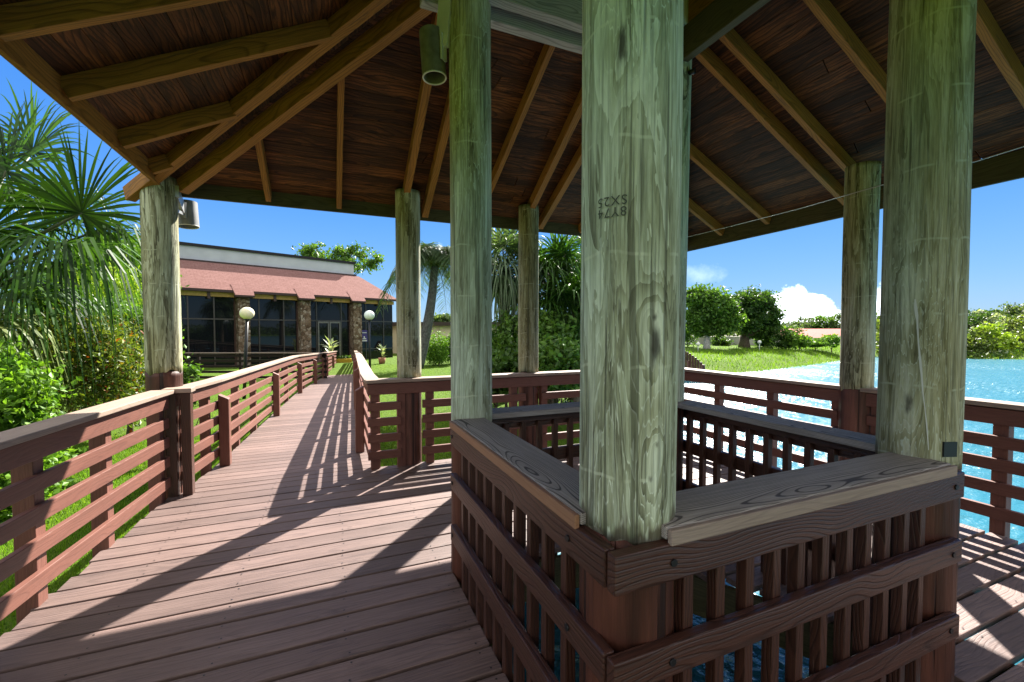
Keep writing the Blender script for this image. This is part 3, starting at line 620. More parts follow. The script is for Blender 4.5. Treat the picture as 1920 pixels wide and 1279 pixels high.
# ================================================================== pavilion roof
def build_roof():
    t = thing('pavilion_roof','large hipped wooden roof over the deck with exposed rafters and dark boards','roof',(.3,.1,3.0))
    AP = (.295,.085); H = .14
    E = dict(L=-3.2, R=3.79, B=3.62, Fr=-3.45)
    az = 3.0+.5*(3.79-.295)+H
    cor = {'LB':(-3.2,3.62,3.0+H),'RB':(3.79,3.62,3.0+H),'RF':(3.79,-3.45,3.0+H),'LF':(-3.2,-3.45,3.0+H)}
    apex = np.array([AP[0],AP[1],az])
    # sheathing: boards running level, one face at a time
    for nm,(c0,c1) in dict(back=('LB','RB'),right=('RB','RF'),front=('RF','LF'),left=('LF','LB')).items():
        A0 = np.array(cor[c0]); A1 = np.array(cor[c1]); e = norm(A1-A0); mb = MB(); n = 27; nf = norm(np.cross(A1-A0, apex-A0))
        if nf[2] < 0: nf = -nf
        for i in range(n):
            s0, s1 = i/n+.0006, (i+1)/n-.0006
            p = [A0+(apex-A0)*s0, A1+(apex-A1)*s0, A1+(apex-A1)*s1, A0+(apex-A0)*s1]
            L = np.linalg.norm(p[1]-p[0]); m = random.uniform(.3,.7); parts = [(0,m-.001),(m+.001,1)] if L>2.5 else [(0,1)]
            for u0,u1 in parts:
                b = [p[0]+(p[1]-p[0])*u0, p[0]+(p[1]-p[0])*u1, p[3]+(p[2]-p[3])*u1, p[3]+(p[2]-p[3])*u0]
                rr = random.uniform(0,50); dz = random.uniform(-.02,.02)
                c = b+[q+np.array([0,0,.022]) for q in b]; gs = [(float((q-A0)@e)+rr, ((k%4)//2)*.13-.06+dz, (k//4)*.02+dz) for k,q in enumerate(c)]
                mb.hexa(c, gs)
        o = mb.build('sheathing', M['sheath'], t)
        sh = MB(); up = nf*.026; lip = .03
        b = [A0,A1,apex]; c = [q+np.array([0,0,.0235]) for q in b]+[q+np.array([0,0,.05]) for q in b]
        sh.add(c, [(2,1,0),(3,4,5),(0,1,4,3),(1,2,5,4),(2,0,3,5)]); sh.build('shingles', M['shingle'], t)
    def raf(p, q, w=.055, h=H-.003, mat=None, name='rafter'):
        p = np.array(p,float); q = np.array(q,float); up = np.array([0,0,1.]); d = norm(q-p); r = norm(np.cross(d,up)); u = np.cross(r,d)
        off = np.array([0,0,h/2]); MB().beam(p+off, q+off, w, h*.93).build(name, mat or M['rafter'], t, .004)
    def zb(x,y): return roof_z(x,y)
    def ridge_y(x): return AP[1]+abs(x-AP[0])
    # back face (run along y)
    for x0,x1 in ((-2.30,-2.30),(-1.575,-1.575),(-.84,-.86),(-.565,-.61),(.127,.127),(.80,.60),(1.06,.98),(1.72,1.72),(2.35,2.35),(3.0,3.0)):
        y0 = 3.60; y1 = (AP[1]+AP[0]-x1 if x1<AP[0] else AP[1]+x1-AP[0])+.12
        raf((x0,y0,3.0+.5*(3.62-y0)),(x1,y1,3.0+.5*(3.62-y1)), .075 if abs(x0+.7)<.2 or .7<x0<1.2 else .055)
    for y in (-2.6,-1.9,-1.2,-.38,.27,.91,1.18,2.137,2.88):       # right face
        y1 = y; x0 = 3.77; x1 = AP[0]+abs(y-AP[1])+(-.10 if y>1.5 else .12)
        raf((x0,y,3.0+.5*(3.79-x0)),(x1,y1,3.0+.5*(3.79-x1)))
    for y in (-2.7,-1.9,-1.2,-.45,.25,1.02,1.63,2.39,3.0):        # left face
        x0 = -3.18; x1 = AP[0]-abs(y-AP[1])-(.41 if y>.5 else .12)
        raf((x0,y,3.0+.5*(x0+3.2)),(x1,y,3.0+.5*(x1+3.2)))
    for x in (-2.4,-1.6,-.8,.1,.8,1.6,2.4,3.1):                    # front face
        y0 = -3.43; y1 = AP[1]-abs(x-AP[0])-.12
        raf((x,y0,3.0+.5*(y0+3.45)),(x,y1,3.0+.5*(y1+3.45)))
    # hips: doubled, straddling the corner post
    for (p,q) in [((-3.50,3.50,2.86),(-.02,.02,4.565)),((-3.04,3.40,2.962),(.25,.11,4.60)),
                  ((3.68,3.55,2.98),(.36,.20,4.60)),((3.52,3.68,2.98),(.18,.28,4.60)),((-3.1,-3.45,2.95),(.18,-.02,4.6)),((3.7,-3.45,2.95),(.42,-.03,4.6))]:
        raf(p, q, .085, .15, None, 'hip_rafter')
    # fascia boards at the eaves
    for (p,q) in ((cor['LB'],cor['RB']),(cor['RB'],cor['RF']),(cor['RF'],cor['LF']),(cor['LF'],cor['LB'])):
        hh = .24 if min(p[0],q[0]) > 3 else .18; p = np.array(p)-(0,0,hh-.125); q = np.array(q)-(0,0,hh-.125); MB().beam(p,q,.035,hh).build('fascia', M['joist'] if p[0]>-3 or q[0]>-3 else M['rafter'], t, .004)
    # ring of tie beams between the four inner posts
    b = .03
    for s in (-1,1):
        MB().box((-a_-.3,s*(a_+.10)-.04,3.70),(a_+.10,s*(a_+.10)+.04,3.95),0).build('tie_beam', M['ring'], t, .006)
        MB().box((-a_-.3,s*(a_-.10)-.04,3.70),(a_+.10,s*(a_-.10)+.04,3.95),0).build('tie_beam', M['ring'], t, .006)
        MB().box((s*(a_+.10)-.04,-a_-.3,3.955),(s*(a_+.10)+.04,a_+.3,4.16),1).build('tie_beam', M['rafter'], t, .006)
    MB().box((a_-.02,-a_+.16,3.66),(a_+.05,a_-.15,3.90),1).build('tie_beam', M['joist'], t, .006)
    return t
build_roof()

# ---- cylinder lights, conduit, cable
def can_light(label, c, toward, L=.36, r=.085, mat=None):
    c = np.array(c,float); t = thing('can_spotlight', label, 'spotlight', c, 'can spotlights on the posts')
    ax = norm((.06,-.05,-1)); m = MB(); n = 24
    top = c-ax*L/2; bot = c+ax*L/2
    m.tube([top,bot],[r,r],n,False); m.tube([top,top+ax*.0005],[.001,r],n,False,False); m.tube([bot,bot-ax*(L-.05)],[r-.008,r-.008],n,False); m.build('shade', mat or M['pvc'], t)
    e1 = norm(np.cross(ax,(0,1,0))); e2 = np.cross(ax,e1)
    ring = MB(); ring.tube([bot+(e1*math.cos(k*math.pi/14)+e2*math.sin(k*math.pi/14))*(r-.004) for k in range(29)],.0055,6,False); ring.build('rim', M['pvcwhite'], t)
    MB().lathe(tuple(bot-ax*(L-.08)), [(.04,.03),(.055,0),(.0001,-.01)], 18).build('lamp', M['black'], t)
    p = np.array(toward,float); d = norm((p-c)*(1,1,0)); s = np.cross(d,(0,0,1)); br = MB()
    br.beam(c+d*r+(0,0,.02),p-d*.03+(0,0,.05),.03,.10); br.beam(c+d*(r+.012)+(0,0,.10),c+d*(r+.012)+(0,0,-.06),.05,.012,up=d); br.beam(c+d*r*1.0+(0,0,-.02),p-d*.01+(0,0,-.16),.012,.03); br.beam(p-d*.05+(0,0,.02),p+d*.01+(0,0,.02),.09,.11); br.build('bracket', M['metal'] if mat else M['pvcwhite'], t)
    return t
can_light('can spotlight hanging from the upper left of the well post, open end down', at_plane(811,104,(-a_,a_,0),(-.38,-.92,0)), (-a_-.135,a_-.03,3.74), .29, .078)
can_light('short cylinder lamp fixed to the right side of the corner pole', at_d(351,403,4.62), (-3.10,3.36,2.96), .26, .098, plain('lamp_grey',(.20,.205,.20),.45,.4,0,.2,10))
t = MB(); q = [at_d(327,y,4.66)for y in (350,420,500,560)]+[at_d(326,y,4.66) for y in (640,727)]
t.tube(q,.012,8); o = t.build('conduit', M['pvcwhite']); tag(o,'thin pale conduit running down the right side of the corner pole','conduit')
for y in (470,522): 
    b = MB(); p = at_d(325,y,4.64); b.box(p-np.array([.02,.012,.01]),p+np.array([.02,.012,.01])); b.build('clip', M['black'], o)
t = MB(); pts = [(3.70,3.0,3.06)]+[ (3.45,float(y),3.07-.05*math.sin((3-y)/3*math.pi)) for y in np.linspace(2.8,-2.2,18)]
pts = [at_plane(x,y,(3.0,0,0),(1,0,0)) for x,y in [(1289,444),(1400,416),(1500,390),(1580,367),(1650,347),(1780,317),(1920,273),(2100,215)]]
t.tube(pts,.0045,6); tag(t.build('cable', M['metal']),'thin pale cable strung below the lake side rafters','cable')

# ================================================================== clubhouse
def clubhouse():
    th = YAW+rad(44.6); e = np.array([math.sin(th),math.cos(th),0]); nrm = np.array([e[1],-e[0],0])
    if nrm@(CAM-at_d(457,620,24.2)) < 0: nrm = -nrm
    up = np.array([0,0,1.]); w = 3.30; O = at_d(457,619,24.2); O[2] = 0; fz = -.42
    P = lambda t,d,z: O+e*t*w+nrm*d+up*z      # t in bays, d towards the camera side
    t_ = thing('clubhouse','long brown clubhouse with pink shingle mansard roof, stone pillars and dark glass','building',P(1,0,fz))
    W = lambda c: plain('clubhouse_'+c[0], c[1], c[2], .2, 0, .12, 5)
    trim = plain('dark_trim',(.05,.028,.024),.5,.3); wall = plain('clubhouse_wall',(.10,.06,.05),.8,.1); frame = plain('bronze_frame',(.055,.045,.038),.35,.5,.3); grey = plain('grey_panel',(.46,.47,.49),.6,.3,0,.06,2); band = plain('yellow_valance',(.36,.23,.075),.7,.2); dark = plain('roof_edge',(.02,.018,.02),.6,.2)
    n = N('dark_glass'); n.col((.006,.007,.009)); glass = n.set(.02,.35); n.b.inputs['IOR'].default_value = 1.45
    n = N('stone_cladding'); v = n.obj(); vo = n.n('ShaderNodeTexVoronoi', feature='F1'); vo.inputs['Scale'].default_value = 6.5; n.l(v, vo.inputs['Vector'])
    c = n.mix(.85, n.ramp(sep(n, vo.outputs['Color'])[0], [(0,(.09,.06,.04)),(.4,(.20,.14,.10)),(.75,(.30,.24,.20)),(1,(.42,.38,.34))]), n.noise(v,30,3), 'MULTIPLY')
    ve = n.n('ShaderNodeTexVoronoi', feature='DISTANCE_TO_EDGE'); ve.inputs['Scale'].default_value = 6.5; n.l(v, ve.inputs['Vector'])
    c = n.mix(n.ramp(ve.outputs['Distance'], [(.0,(1,1,1)),(.06,(0,0,0))]), c, (.03,.025,.02)); n.col(n.mix(1.0,c,(1.35,1.25,1.15),'MULTIPLY')); n.bump(ve.outputs['Distance'],.8,.05); stone = n.set(.9,.15)
    n = N('pink_shingle'); at = n.attr(); br = n.n('ShaderNodeTexBrick'); n.l(at, br.inputs['Vector']); br.inputs['Scale'].default_value = 1; br.inputs['Brick Width'].default_value = .30; br.inputs['Row Height'].default_value = .14; br.inputs['Mortar Size'].default_value = .008
    br.inputs['Color1'].default_value = (.36,.175,.15,1); br.inputs['Color2'].default_value = (.46,.24,.21,1); br.inputs['Mortar'].default_value = (.2,.09,.08,1); n.col(n.mix(.5, n.mix(1.0, br.outputs['Color'], (.6,.6,.62), 'MULTIPLY'), n.ramp(n.noise(at,9,4,.7),[(.3,(.14,.072,.064)),(.7,(.29,.165,.15))]))); pink = n.set(.9,.1)
    def bx(mb, t0, t1, d0, d1, z0, z1):
        c = [P(t,d,z) for z in (z0,z1) for (t,d) in ((t0,d0),(t1,d0),(t1,d1),(t0,d1))]; return mb.hexa(c, [(k,0.,0.) for k in range(8)])
    tl, tr = -.9, 2.86
    bx(MB(), tl, tr, -.4, -14, fz-.3, 3.55).build('wall', wall, t_)
    # windows: panes behind frames
    def bay(t0, t1, mull, door=False):
        bx(MB(), t0, t1, -.32, -.36, fz+.02, 3.42).build('pane', glass, t_)
        m = MB()
        for tm in mull: bx(m, tm-.010, tm+.010, -.27, -.33, fz+.05, 3.42)
        bx(m, t0, t1, -.272, -.332, 2.18, 2.25)
        if not door: bx(m, t0, t1, -.272, -.332, .30, .36)
        bx(m, t0, t1, -.26, -.34, fz, fz+.09); m.build('window_frame', frame, t_)
    ts = [(-.9,-.12,(-.75,-.40)),(.10,.88,(.26,.66)),(1.10,1.88,(1.24,1.72)),(2.10,2.86,(2.24,2.64))]
    for i,(t0,t1,mu) in enumerate(ts): bay(t0,t1,mu,i==2)
    for t0,t1 in ((1.26,1.475),(1.485,1.70)):
        d = MB()
        bx(d, t0, t0+.025, -.245, -.30, fz+.03, 2.17); bx(d, t1-.025, t1, -.245, -.30, fz+.03, 2.17); bx(d, t0+.025, t1-.025, -.247, -.30, 2.06, 2.168); bx(d, t0+.025, t1-.025, -.247, -.30, fz+.032, fz+.22)
        o = d.build('door', plain('door_frame',(.16,.14,.12),.35,.5,.5), t_)
        h = MB(); th_ = t1-.06 if t0<1.4 else t0+.06
        h.tube([P(th_,-.20,.55),P(th_,-.20,1.0)],.015,6); h.build('handle', M['metal'], o)
    # stone pillars and the mansard over them
    for tc in (0,1,2):
        bx(MB(), tc-.088, tc+.088, .15, -.40, fz-.1, 3.45).build('stone_pillar', stone, t_)
        bx(MB(), tc-.125, tc+.125, .28, -.30, 3.40, 3.52).build('pillar_cap', trim, t_)
    for t0,t1 in ((-.9,-.50),(-.46,-.12),(.12,.48),(.52,.88),(1.12,1.48),(1.52,1.88),(2.12,2.48),(2.52,2.86)):
        bx(MB(), t0, t1, -.10, -.14, 3.42, 3.66).build('valance', band, t_)
    for tc in (-.48,.5,1.5,2.5): bx(MB(), tc-.02, tc+.02, -.02, -.35, 3.30, 3.66).build('bracket', trim, t_)
    bx(MB(), tl, tr, -.36, -.42, 3.42, 3.75).build('header', trim, t_)
    # mansard: main slope plus bump-outs
    ez, tz_, back = 3.80, 5.42, -1.7
    def slope(mb, t0, t1, d0, z0, t0b, t1b, d1, z1):
        c = [P(t0,d0,z0),P(t1,d0,z0),P(t1b,d1,z1),P(t0b,d1,z1)]; c += [q+nrm*(-.05)-up*.10 for q in c]
        gs = [(t0*w,0,0),(t1*w,0,0),(t1b*w,math.hypot(d1-d0,z1-z0),0),(t0b*w,math.hypot(d1-d0,z1-z0),0)]*2
        mb.add(c, [(0,1,2,3),(7,6,5,4),(0,4,5,1),(1,5,6,2),(2,6,7,3),(3,7,4,0)], gs)
    mb = MB(); slope(mb, tl, tr+.06, .12, ez, tl, tr-.55, back, tz_)
    for tc in (0,1,2): slope(mb, tc-.14, tc+.14, .42, ez-.26, tc-.16, tc+.16, -.25, ez+.36)
    for tc in (0,1,2):
        for s in (-1,1):
            c = [P(tc+s*.14,.42,ez-.26),P(tc+s*.14,.42,ez-.36),P(tc+s*.16,-.25,ez+.20),P(tc+s*.16,-.25,ez+.36)]; mb.add(c,[(0,1,2,3)],[(0,0,0),(0,.1,0),(.6,.1,0),(.6,0,0)])
    # hip end on the right
    c = [P(tr+.06,.12,ez),P(tr+.06,-14,ez),P(tr-.55,-12.4,tz_),P(tr-.55,back,tz_)]; mb.add(c,[(0,1,2,3)],[(0,0,0),(14,0,0),(12.4,2.4,0),(1.7,2.4,0)])
    mb.build('mansard_roof', pink, t_)
    f = MB(); bx(f, tl, tr+.06, .14, .06, ez-.14, ez-.005)
    for tc in (0,1,2): bx(f, tc-.145, tc+.145, .43, .16, ez-.36, ez-.268)
    f.build('fascia', trim, t_)
    bx(MB(), tl+.02, tr-.6, back-.02, back-.5, tz_-.4, tz_+.10).build('roof_kerb', trim, t_)
    o = bx(MB(), tl+.02, tr-.62, back-.3, back-6, tz_+.10, tz_+.86).build('clerestory_panel', grey, t_)
    bx(MB(), tl, tr-.60, back-.2, back-6.1, tz_+.86, tz_+1.02).build('roof_edge', dark, t_)
    bx(MB(), tl-2.5, tr+.5, 1.4, -.2, fz-.25, fz).build('plinth', plain('concrete_plinth',(.35,.33,.31),.9,.1), t_)
    # little blue poster on the glass beyond the last pillar
    s = thing('window_sign','small purple and white notice on the glass beyond the rightmost stone pillar','sign',P(2.19,-.2,1.2))
    bx(MB(), 2.12, 2.26, -.20, -.225, .82, 1.62).build('board', plain('purple_sign',(.05,.035,.16),.5,.3), s)
    m = MB()
    for z0,z1,t0,t1 in ((.86,.93,2.135,2.245),(1.0,1.06,2.15,2.23),(1.08,1.20,2.175,2.20),(1.42,1.46,2.14,2.24)): bx(m, t0, t1, -.190, -.197, z0, z1)
    m.build('white_stripe', M['pvcwhite'], s)
    return P, fz
CP, FZ = clubhouse()
def low_building():
    c = ground_at(800,36,0); L = ground_at(700,37,0); Rr = ground_at(955,35.5,0); e = norm(Rr-L); nn = np.array([e[1],-e[0],0]); nn = nn if nn@(CAM-c)>0 else -nn
    t = thing('low_building','low cream building with a flat dark roof edge behind the hedge','building',(c[0],c[1],-.5)); z = np.array([0,0,1.])
    def bx(d0,d1,z0,z1,name,mat,ext=0):
        q = [p+nn*d+z*h for h in (z0,z1) for (p,d) in ((L-e*ext,d0),(Rr+e*ext,d0),(Rr+e*ext,d1),(L-e*ext,d1))]; MB().hexa(q).build(name,mat,t)
    bx(0,-8,-.5,1.98,'wall',plain('cream_wall',(.55,.52,.36),.85,.1,0,.06,2)); bx(.45,-8.4,1.98,2.30,'roof',plain('roof_edge_brown',(.045,.035,.03),.7,.2),.4)
    m = MB()
    for k in np.arange(1,12,1.6):
        p = L+e*k; m.hexa([p+nn*d+z*h+e*s for h in (-.5,1.98) for (s,d) in ((-.04,.03),(.04,.03),(.04,0),(-.04,0))])
    m.build('pilaster', plain('cream_trim',(.45,.42,.30),.85,.1), t)
low_building()

# terrace fence in front of the clubhouse
def slat_fence(label, p0, p1, h, nr, mat, group=None, top=None):
    p0 = np.array(p0,float); p1 = np.array(p1,float); d = norm(p1-p0); L = np.linalg.norm(p1-p0); t = thing('slat_fence',label,'fence',p0,group); up = np.array([0,0,1.])
    MB().beam(p0+up*h,p1+up*h,.15,.04).build('cap', M['cap'] if top is None else top, t)
    for k in range(nr):
        z = .12+(h-.22)*k/(nr-1); MB().beam(p0+up*z,p1+up*z,.03,.10).build('slat', mat, t)
    for s in np.arange(.1,L,1.7):
        p = p0+d*s; n_ = np.array([d[1],-d[0],0])*.06; MB().beam(p-n_,p-n_+up*h,.09,.09,up=(d[0],d[1],0)).build('post', mat, t)
a0 = ground_at(286,17.5,-.42); a1 = ground_at(612,17.5,-.42)
slat_fence('dark slatted terrace fence in front of the clubhouse windows', a0, a1, 1.10, 5, plain('terrace_paint',(.014,.008,.006),.6,.15), None, plain('terrace_cap',(.10,.075,.06),.6,.2))

# lamps
def globe_lamp(label, px, py, Z, rpx, gmat, lean=0):
    c = at_d(px,py,Z); r = rpx/F*Z; gz = tz(c[0],c[1]); b = np.array([c[0]-lean,c[1],gz]); t = thing('lamp_post',label,'lamp',b,'globe lamps by the clubhouse')
    MB().tube([b,b+(c-b)*.5,c-np.array([0,0,r*.9])],[.05,.045,.04],10).build('pole', M['black'], t)
    MB().lathe(c,[(.055,-r*1.12),(.075,-r*1.05),(.075,-r*.86),(.03,-r*.8)],14).build('fitter', M['black'], t)
    MB().lathe(c,[(r*math.sin(k*math.pi/14)+1e-4,-r*math.cos(k*math.pi/14)*.92) for k in range(15)],22).build('globe', gmat, t)
globe_lamp('lamp with a cream globe on a thin black pole before the left stone pillar',463,588,13,12.5,M['globe1'],.12)
globe_lamp('lamp with a pale green globe on a black pole right of the walkway end',692.5,591.5,17.5,9.6,M['globe2'])

# ================================================================== vegetation
def leaf_quads(C, size, rng, asp=.5, up=0.0, jit=.35):
    k = len(C); t = rng.normal(size=(k,3)); t[:,2] += up; t /= np.linalg.norm(t,axis=1)[:,None]
    b = np.cross(t, rng.normal(size=(k,3))); b /= np.linalg.norm(b,axis=1)[:,None]+1e-9; s = size*rng.uniform(1-jit,1+jit,k)[:,None]
    nn = np.cross(t,b)
    V = np.stack([C-t*s*.5, C+b*s*asp*.5+nn*s*.08, C+t*s*.5, C-b*s*asp*.5+nn*s*.08],1).reshape(-1,3); return V
def crown_points(blobs, nl, rng, clump=.24, inner=.5):
    out = []; vol = [b[3]*b[4]*b[5] for b in blobs]; tot = sum(v**.7 for v in vol)
    for b,v in zip(blobs,vol):
        k = int(nl*v**.7/tot); nc = max(6,int(k/55)); d = rng.normal(size=(nc,3)); d /= np.linalg.norm(d,axis=1)[:,None]
        r = rng.uniform(inner,1.04,nc)**.7; c = np.array(b[:3])+d*r[:,None]*np.array(b[3:])
        i = rng.integers(0,nc,k); sc = rng.uniform(.6,1.4,nc)[i]
        q = c[i]+rng.normal(size=(k,3))*np.array(b[3:])*clump*sc[:,None]*np.array([1,1,.75]); out.append(q)
    return np.vstack(out)
def tree(name, label, cat, base, blobs, nl, size, lmat, bmat, tr, seed, group=None, stems=None, clump=.24, asp=.5, cut=None, minz=None, inner=.5):
    rng = np.random.default_rng(seed); base = np.array(base,float); t = thing(name,label,cat,base,group)
    Q = crown_points(blobs, nl, rng, clump, inner)
    if minz is not None: Q = Q[Q[:,2]>minz+rng.uniform(0,.25,len(Q))]
    V = leaf_quads(Q, size, rng, asp); raw_mesh('crown', V, np.arange(len(V)).reshape(-1,4), lmat, t)
    mb = MB(); big = sorted(blobs, key=lambda b:-b[3]*b[5])[:7]
    fork = base+np.array([0,0,max(.25*(max(b[2] for b in blobs)-base[2]), .05)])
    mb.tube([base-np.array([0,0,.2]),base+(fork-base)*.5+np.array([rng.normal()*.05,0,0]),fork],[tr*1.35,tr,tr*.85],9)
    for b in big:
        e = np.array(b[:3])+np.array([0,0,-b[5]*.1]); m = (fork+e)/2+rng.normal(size=3)*.06*np.linalg.norm(e-fork); mb.tube([fork-np.array([0,0,.05]),m,e],[tr*.6,tr*.35,tr*.1],6)
        for _ in range(3):
            e2 = np.array(b[:3])+rng.normal(size=3)*np.array(b[3:])*.5; mb.tube([m,(m+e2)/2+rng.normal(size=3)*.05,e2],[tr*.28,tr*.16,tr*.05],5)
    mb.build('trunk', bmat, t); return t
def blob_px(px, py, Z, rx, ry, rz=None): # pixels -> blob (world, radii in metres)
    c = at_d(px,py,Z); s = Z/F; return (*c, rx*s, (rz if rz else rx)*s, ry*s)
# --- shrubs by the left railing
def gnd(px,Z): q = ground_at(px,Z,0); return (q[0],q[1],tz(q[0],q[1]))
tree('shrub','red and yellow leaved croton shrub beside the left pole','shrub',gnd(165,6.9),[blob_px(150,650,6.9,85,60),blob_px(210,690,6.7,50,60),blob_px(95,690,7.0,60,60),blob_px(150,740,6.8,90,60)],13000,.085,M['croton'],M['bark'],.04,11,'shrubs beyond the left railing',clump=.3,asp=.4)
tree('shrub','glossy green shrub just left of the corner pole','shrub',gnd(235,8.6),[blob_px(235,655,8.6,55,50),blob_px(255,700,8.4,50,60),blob_px(215,600,9.0,45,40),blob_px(270,640,8.6,40,60)],11000,.13,M['leafmid'],M['bark'],.05,12,'shrubs beyond the left railing',clump=.3,asp=.42)
tree('shrub','bright lime green vine shrub at the left edge, behind the near railing','shrub',gnd(-10,4.9),[blob_px(5,740,4.9,60,55),blob_px(40,800,4.9,45,45),blob_px(-40,700,5.0,60,60),blob_px(0,880,4.9,75,80),blob_px(-30,1000,4.8,60,70)],12000,.075,M['leafbright'],M['bark'],.03,13,'shrubs beyond the left railing',clump=.28,asp=.7)
tree('shrub','pale yellow green feathery bush between the fan palm and the corner pole','shrub',gnd(210,11),[blob_px(205,560,11,60,55),blob_px(245,600,11,35,40),blob_px(150,600,11,55,45)],7000,.16,M['leaflime'],M['bark'],.05,14,'shrubs beyond the left railing',clump=.3,asp=.22)
tree('shrub','small leafy plant between the corner pole and the terrace fence','shrub',gnd(352,7.4),[blob_px(350,715,7.4,18,24),blob_px(345,745,7.4,22,30)],900,.10,M['leafmid'],M['bark'],.015,15,'shrubs beyond the left railing')
tree('broadleaf_tree','dark round tree behind the fan palm, left of the corner pole','tree',gnd(225,21),[blob_px(210,480,21,60,45),blob_px(250,505,20,50,40),blob_px(160,500,22,50,45),blob_px(215,545,21,70,40),blob_px(120,540,22,60,45)],11000,.26,M['leafmid'],M['bark'],.16,16,clump=.22)
tree('broadleaf_tree','loose light green tree rising behind the clubhouse roof','tree',(*at_d(600,619,44)[:2],-.5),[blob_px(585,475,44,24,20),blob_px(605,490,44,28,16),blob_px(640,478,44,18,16),blob_px(662,472,44,18,14),blob_px(690,485,44,22,18),blob_px(625,500,44,50,14)],5200,.34,M['leafmid'],M['bark'],.2,17,clump=.25,inner=.3)
tree('hedge_shrub','clipped bright green bush in front of the cream building','shrub',gnd(822,25),[blob_px(818,650,25,16,24),blob_px(812,665,25,18,20),blob_px(826,660,25,14,22)],5200,.11,M['leafbright'],M['bark'],.04,18,'bushes by the cream building',clump=.3)
tree('hedge_shrub','darker bush right of the clipped bright green bush','shrub',gnd(845,26),[blob_px(843,655,26,16,22),blob_px(850,640,26,12,14)],3200,.12,M['leafmid'],M['bark'],.04,19,'bushes by the cream building',clump=.3)
# --- shrubs behind the back rail
for i,(px,py,Z,rx,ry,mt,lb,nl) in enumerate([(950,640,12.5,45,50,'leafmid','broad leaved shrub between the well post and the pole with palms',5500),(1035,625,12.0,42,40,'leafmid','sunlit lime tinged shrub right of the pole with palms',6500),(1045,675,10.5,50,36,'leafmid','low bright shrub behind the back rail, against the stamped post',6500),(930,690,11,30,30,'leafmid','low dark shrub at the foot of the palms, beside the well post',3000),(985,685,10.8,50,36,'leafdark','low shrub below the palm pole, just over the back rail',5000),(1100,640,13,50,80,'leafmid','tall leafy shrub partly hidden by the stamped post',5200)]):
    tree('shrub',lb,'shrub',gnd(px,Z),[blob_px(px,py,Z,rx,ry),blob_px(px-rx*.5,py+ry*.4,Z,rx*.7,ry*.7),blob_px(px+rx*.5,py+ry*.5,Z,rx*.7,ry*.7),blob_px(px,py+ry*.9,Z,rx,ry*.7)],nl,.15,M[mt],M['bark'],.04,30+i,'shrubs behind the back rail',clump=.28,asp=.55)
# --- palms
def strip(V, Qd, P, D, Wd):     # ribbon through P with width dirs D
    b = len(V); k = len(P)
    for p,d,w in zip(P,D,Wd): V.append(p-d*w); V.append(p+d*w)
    for i in range(k-1): Qd.append((b+2*i,b+2*i+1,b+2*i+3,b+2*i+2))
def fan_leaf(V, Q, hub, ax, nrm, R, nseg, droop, rng, spread=150, width=.022):
    ax = norm(ax); nrm = norm(nrm-ax*(np.dot(nrm,ax))); sd = np.cross(nrm,ax)
    for k in range(nseg):
        th = rad(-spread+2*spread*k/(nseg-1)); d = ax*math.cos(th)+sd*math.sin(th); d = norm(d+nrm*(.10+.12*rng.normal()))
        L = R*(1-.28*abs(th)/rad(180))*rng.uniform(.86,1.05); wd = norm(np.cross(d,nrm)); P = []; W = []; D = []
        dr = droop*rng.uniform(.7,1.3); tw = rng.normal()*.3
        for s in (0,.2,.42,.62,.8,.92,1.0):
            g = max(0,s-.38); P.append(hub+d*s*L*(1-.25*dr*g)-np.array([0,0,1.])*dr*L*g*g*1.9); W.append(width*np.interp(s,[0,.2,.45,.7,.88,1],[.2,.75,1,.62,.25,.02])); D.append(norm(wd+nrm*tw*s))
        strip(V,Q,P,D,W)
def fan_palm(name, label, base, crown, leaves, trunk_r, lmat, R, nseg, seed, width=.022, group=None, pale=(), pr=.018):
    rng = np.random.default_rng(seed); base = np.array(base,float); crown = np.array(crown,float); t = thing(name,label,'palm',base,group)
    mb = MB(); n = 14; pts = [base+(crown-base)*k/n-np.array([0,0,.1]) for k in range(n+1)]; mb.tube(pts,[trunk_r*(1.15-.2*k/n+.06*(k%2)) for k in range(n+1)],12); mb.build('trunk', M['bark'], t)
    pm = MB(); V=[];Q=[];V2=[];Q2=[]
    for i,(hub,droop,axis) in enumerate(leaves):
        hub = np.array(hub,float); m = (crown+hub)/2+np.array([0,0,.10*np.linalg.norm(hub-crown)]); pm.tube([crown,m,hub],[pr*1.6,pr,pr*.7],6)
        ax = norm(hub-m) if axis is None else norm(axis); nr = norm(np.cross(np.cross(ax,(0,0,1.))+1e-6,ax))
        v,q = (V2,Q2) if i in pale else (V,Q); fan_leaf(v,q,hub,ax,nr,R*rng.uniform(.88,1.1),nseg,droop,rng,rng.uniform(125,165),width)
    pm.build('petioles', M['petiole'], t)
    raw_mesh('fronds', np.array(V), np.array(Q), lmat, t)
    if V2: raw_mesh('dry_fronds', np.array(V2), np.array(Q2), M['palmpale'], t)
    return t
cr = at_d(-95,600,6.2); rngp = np.random.default_rng(5)
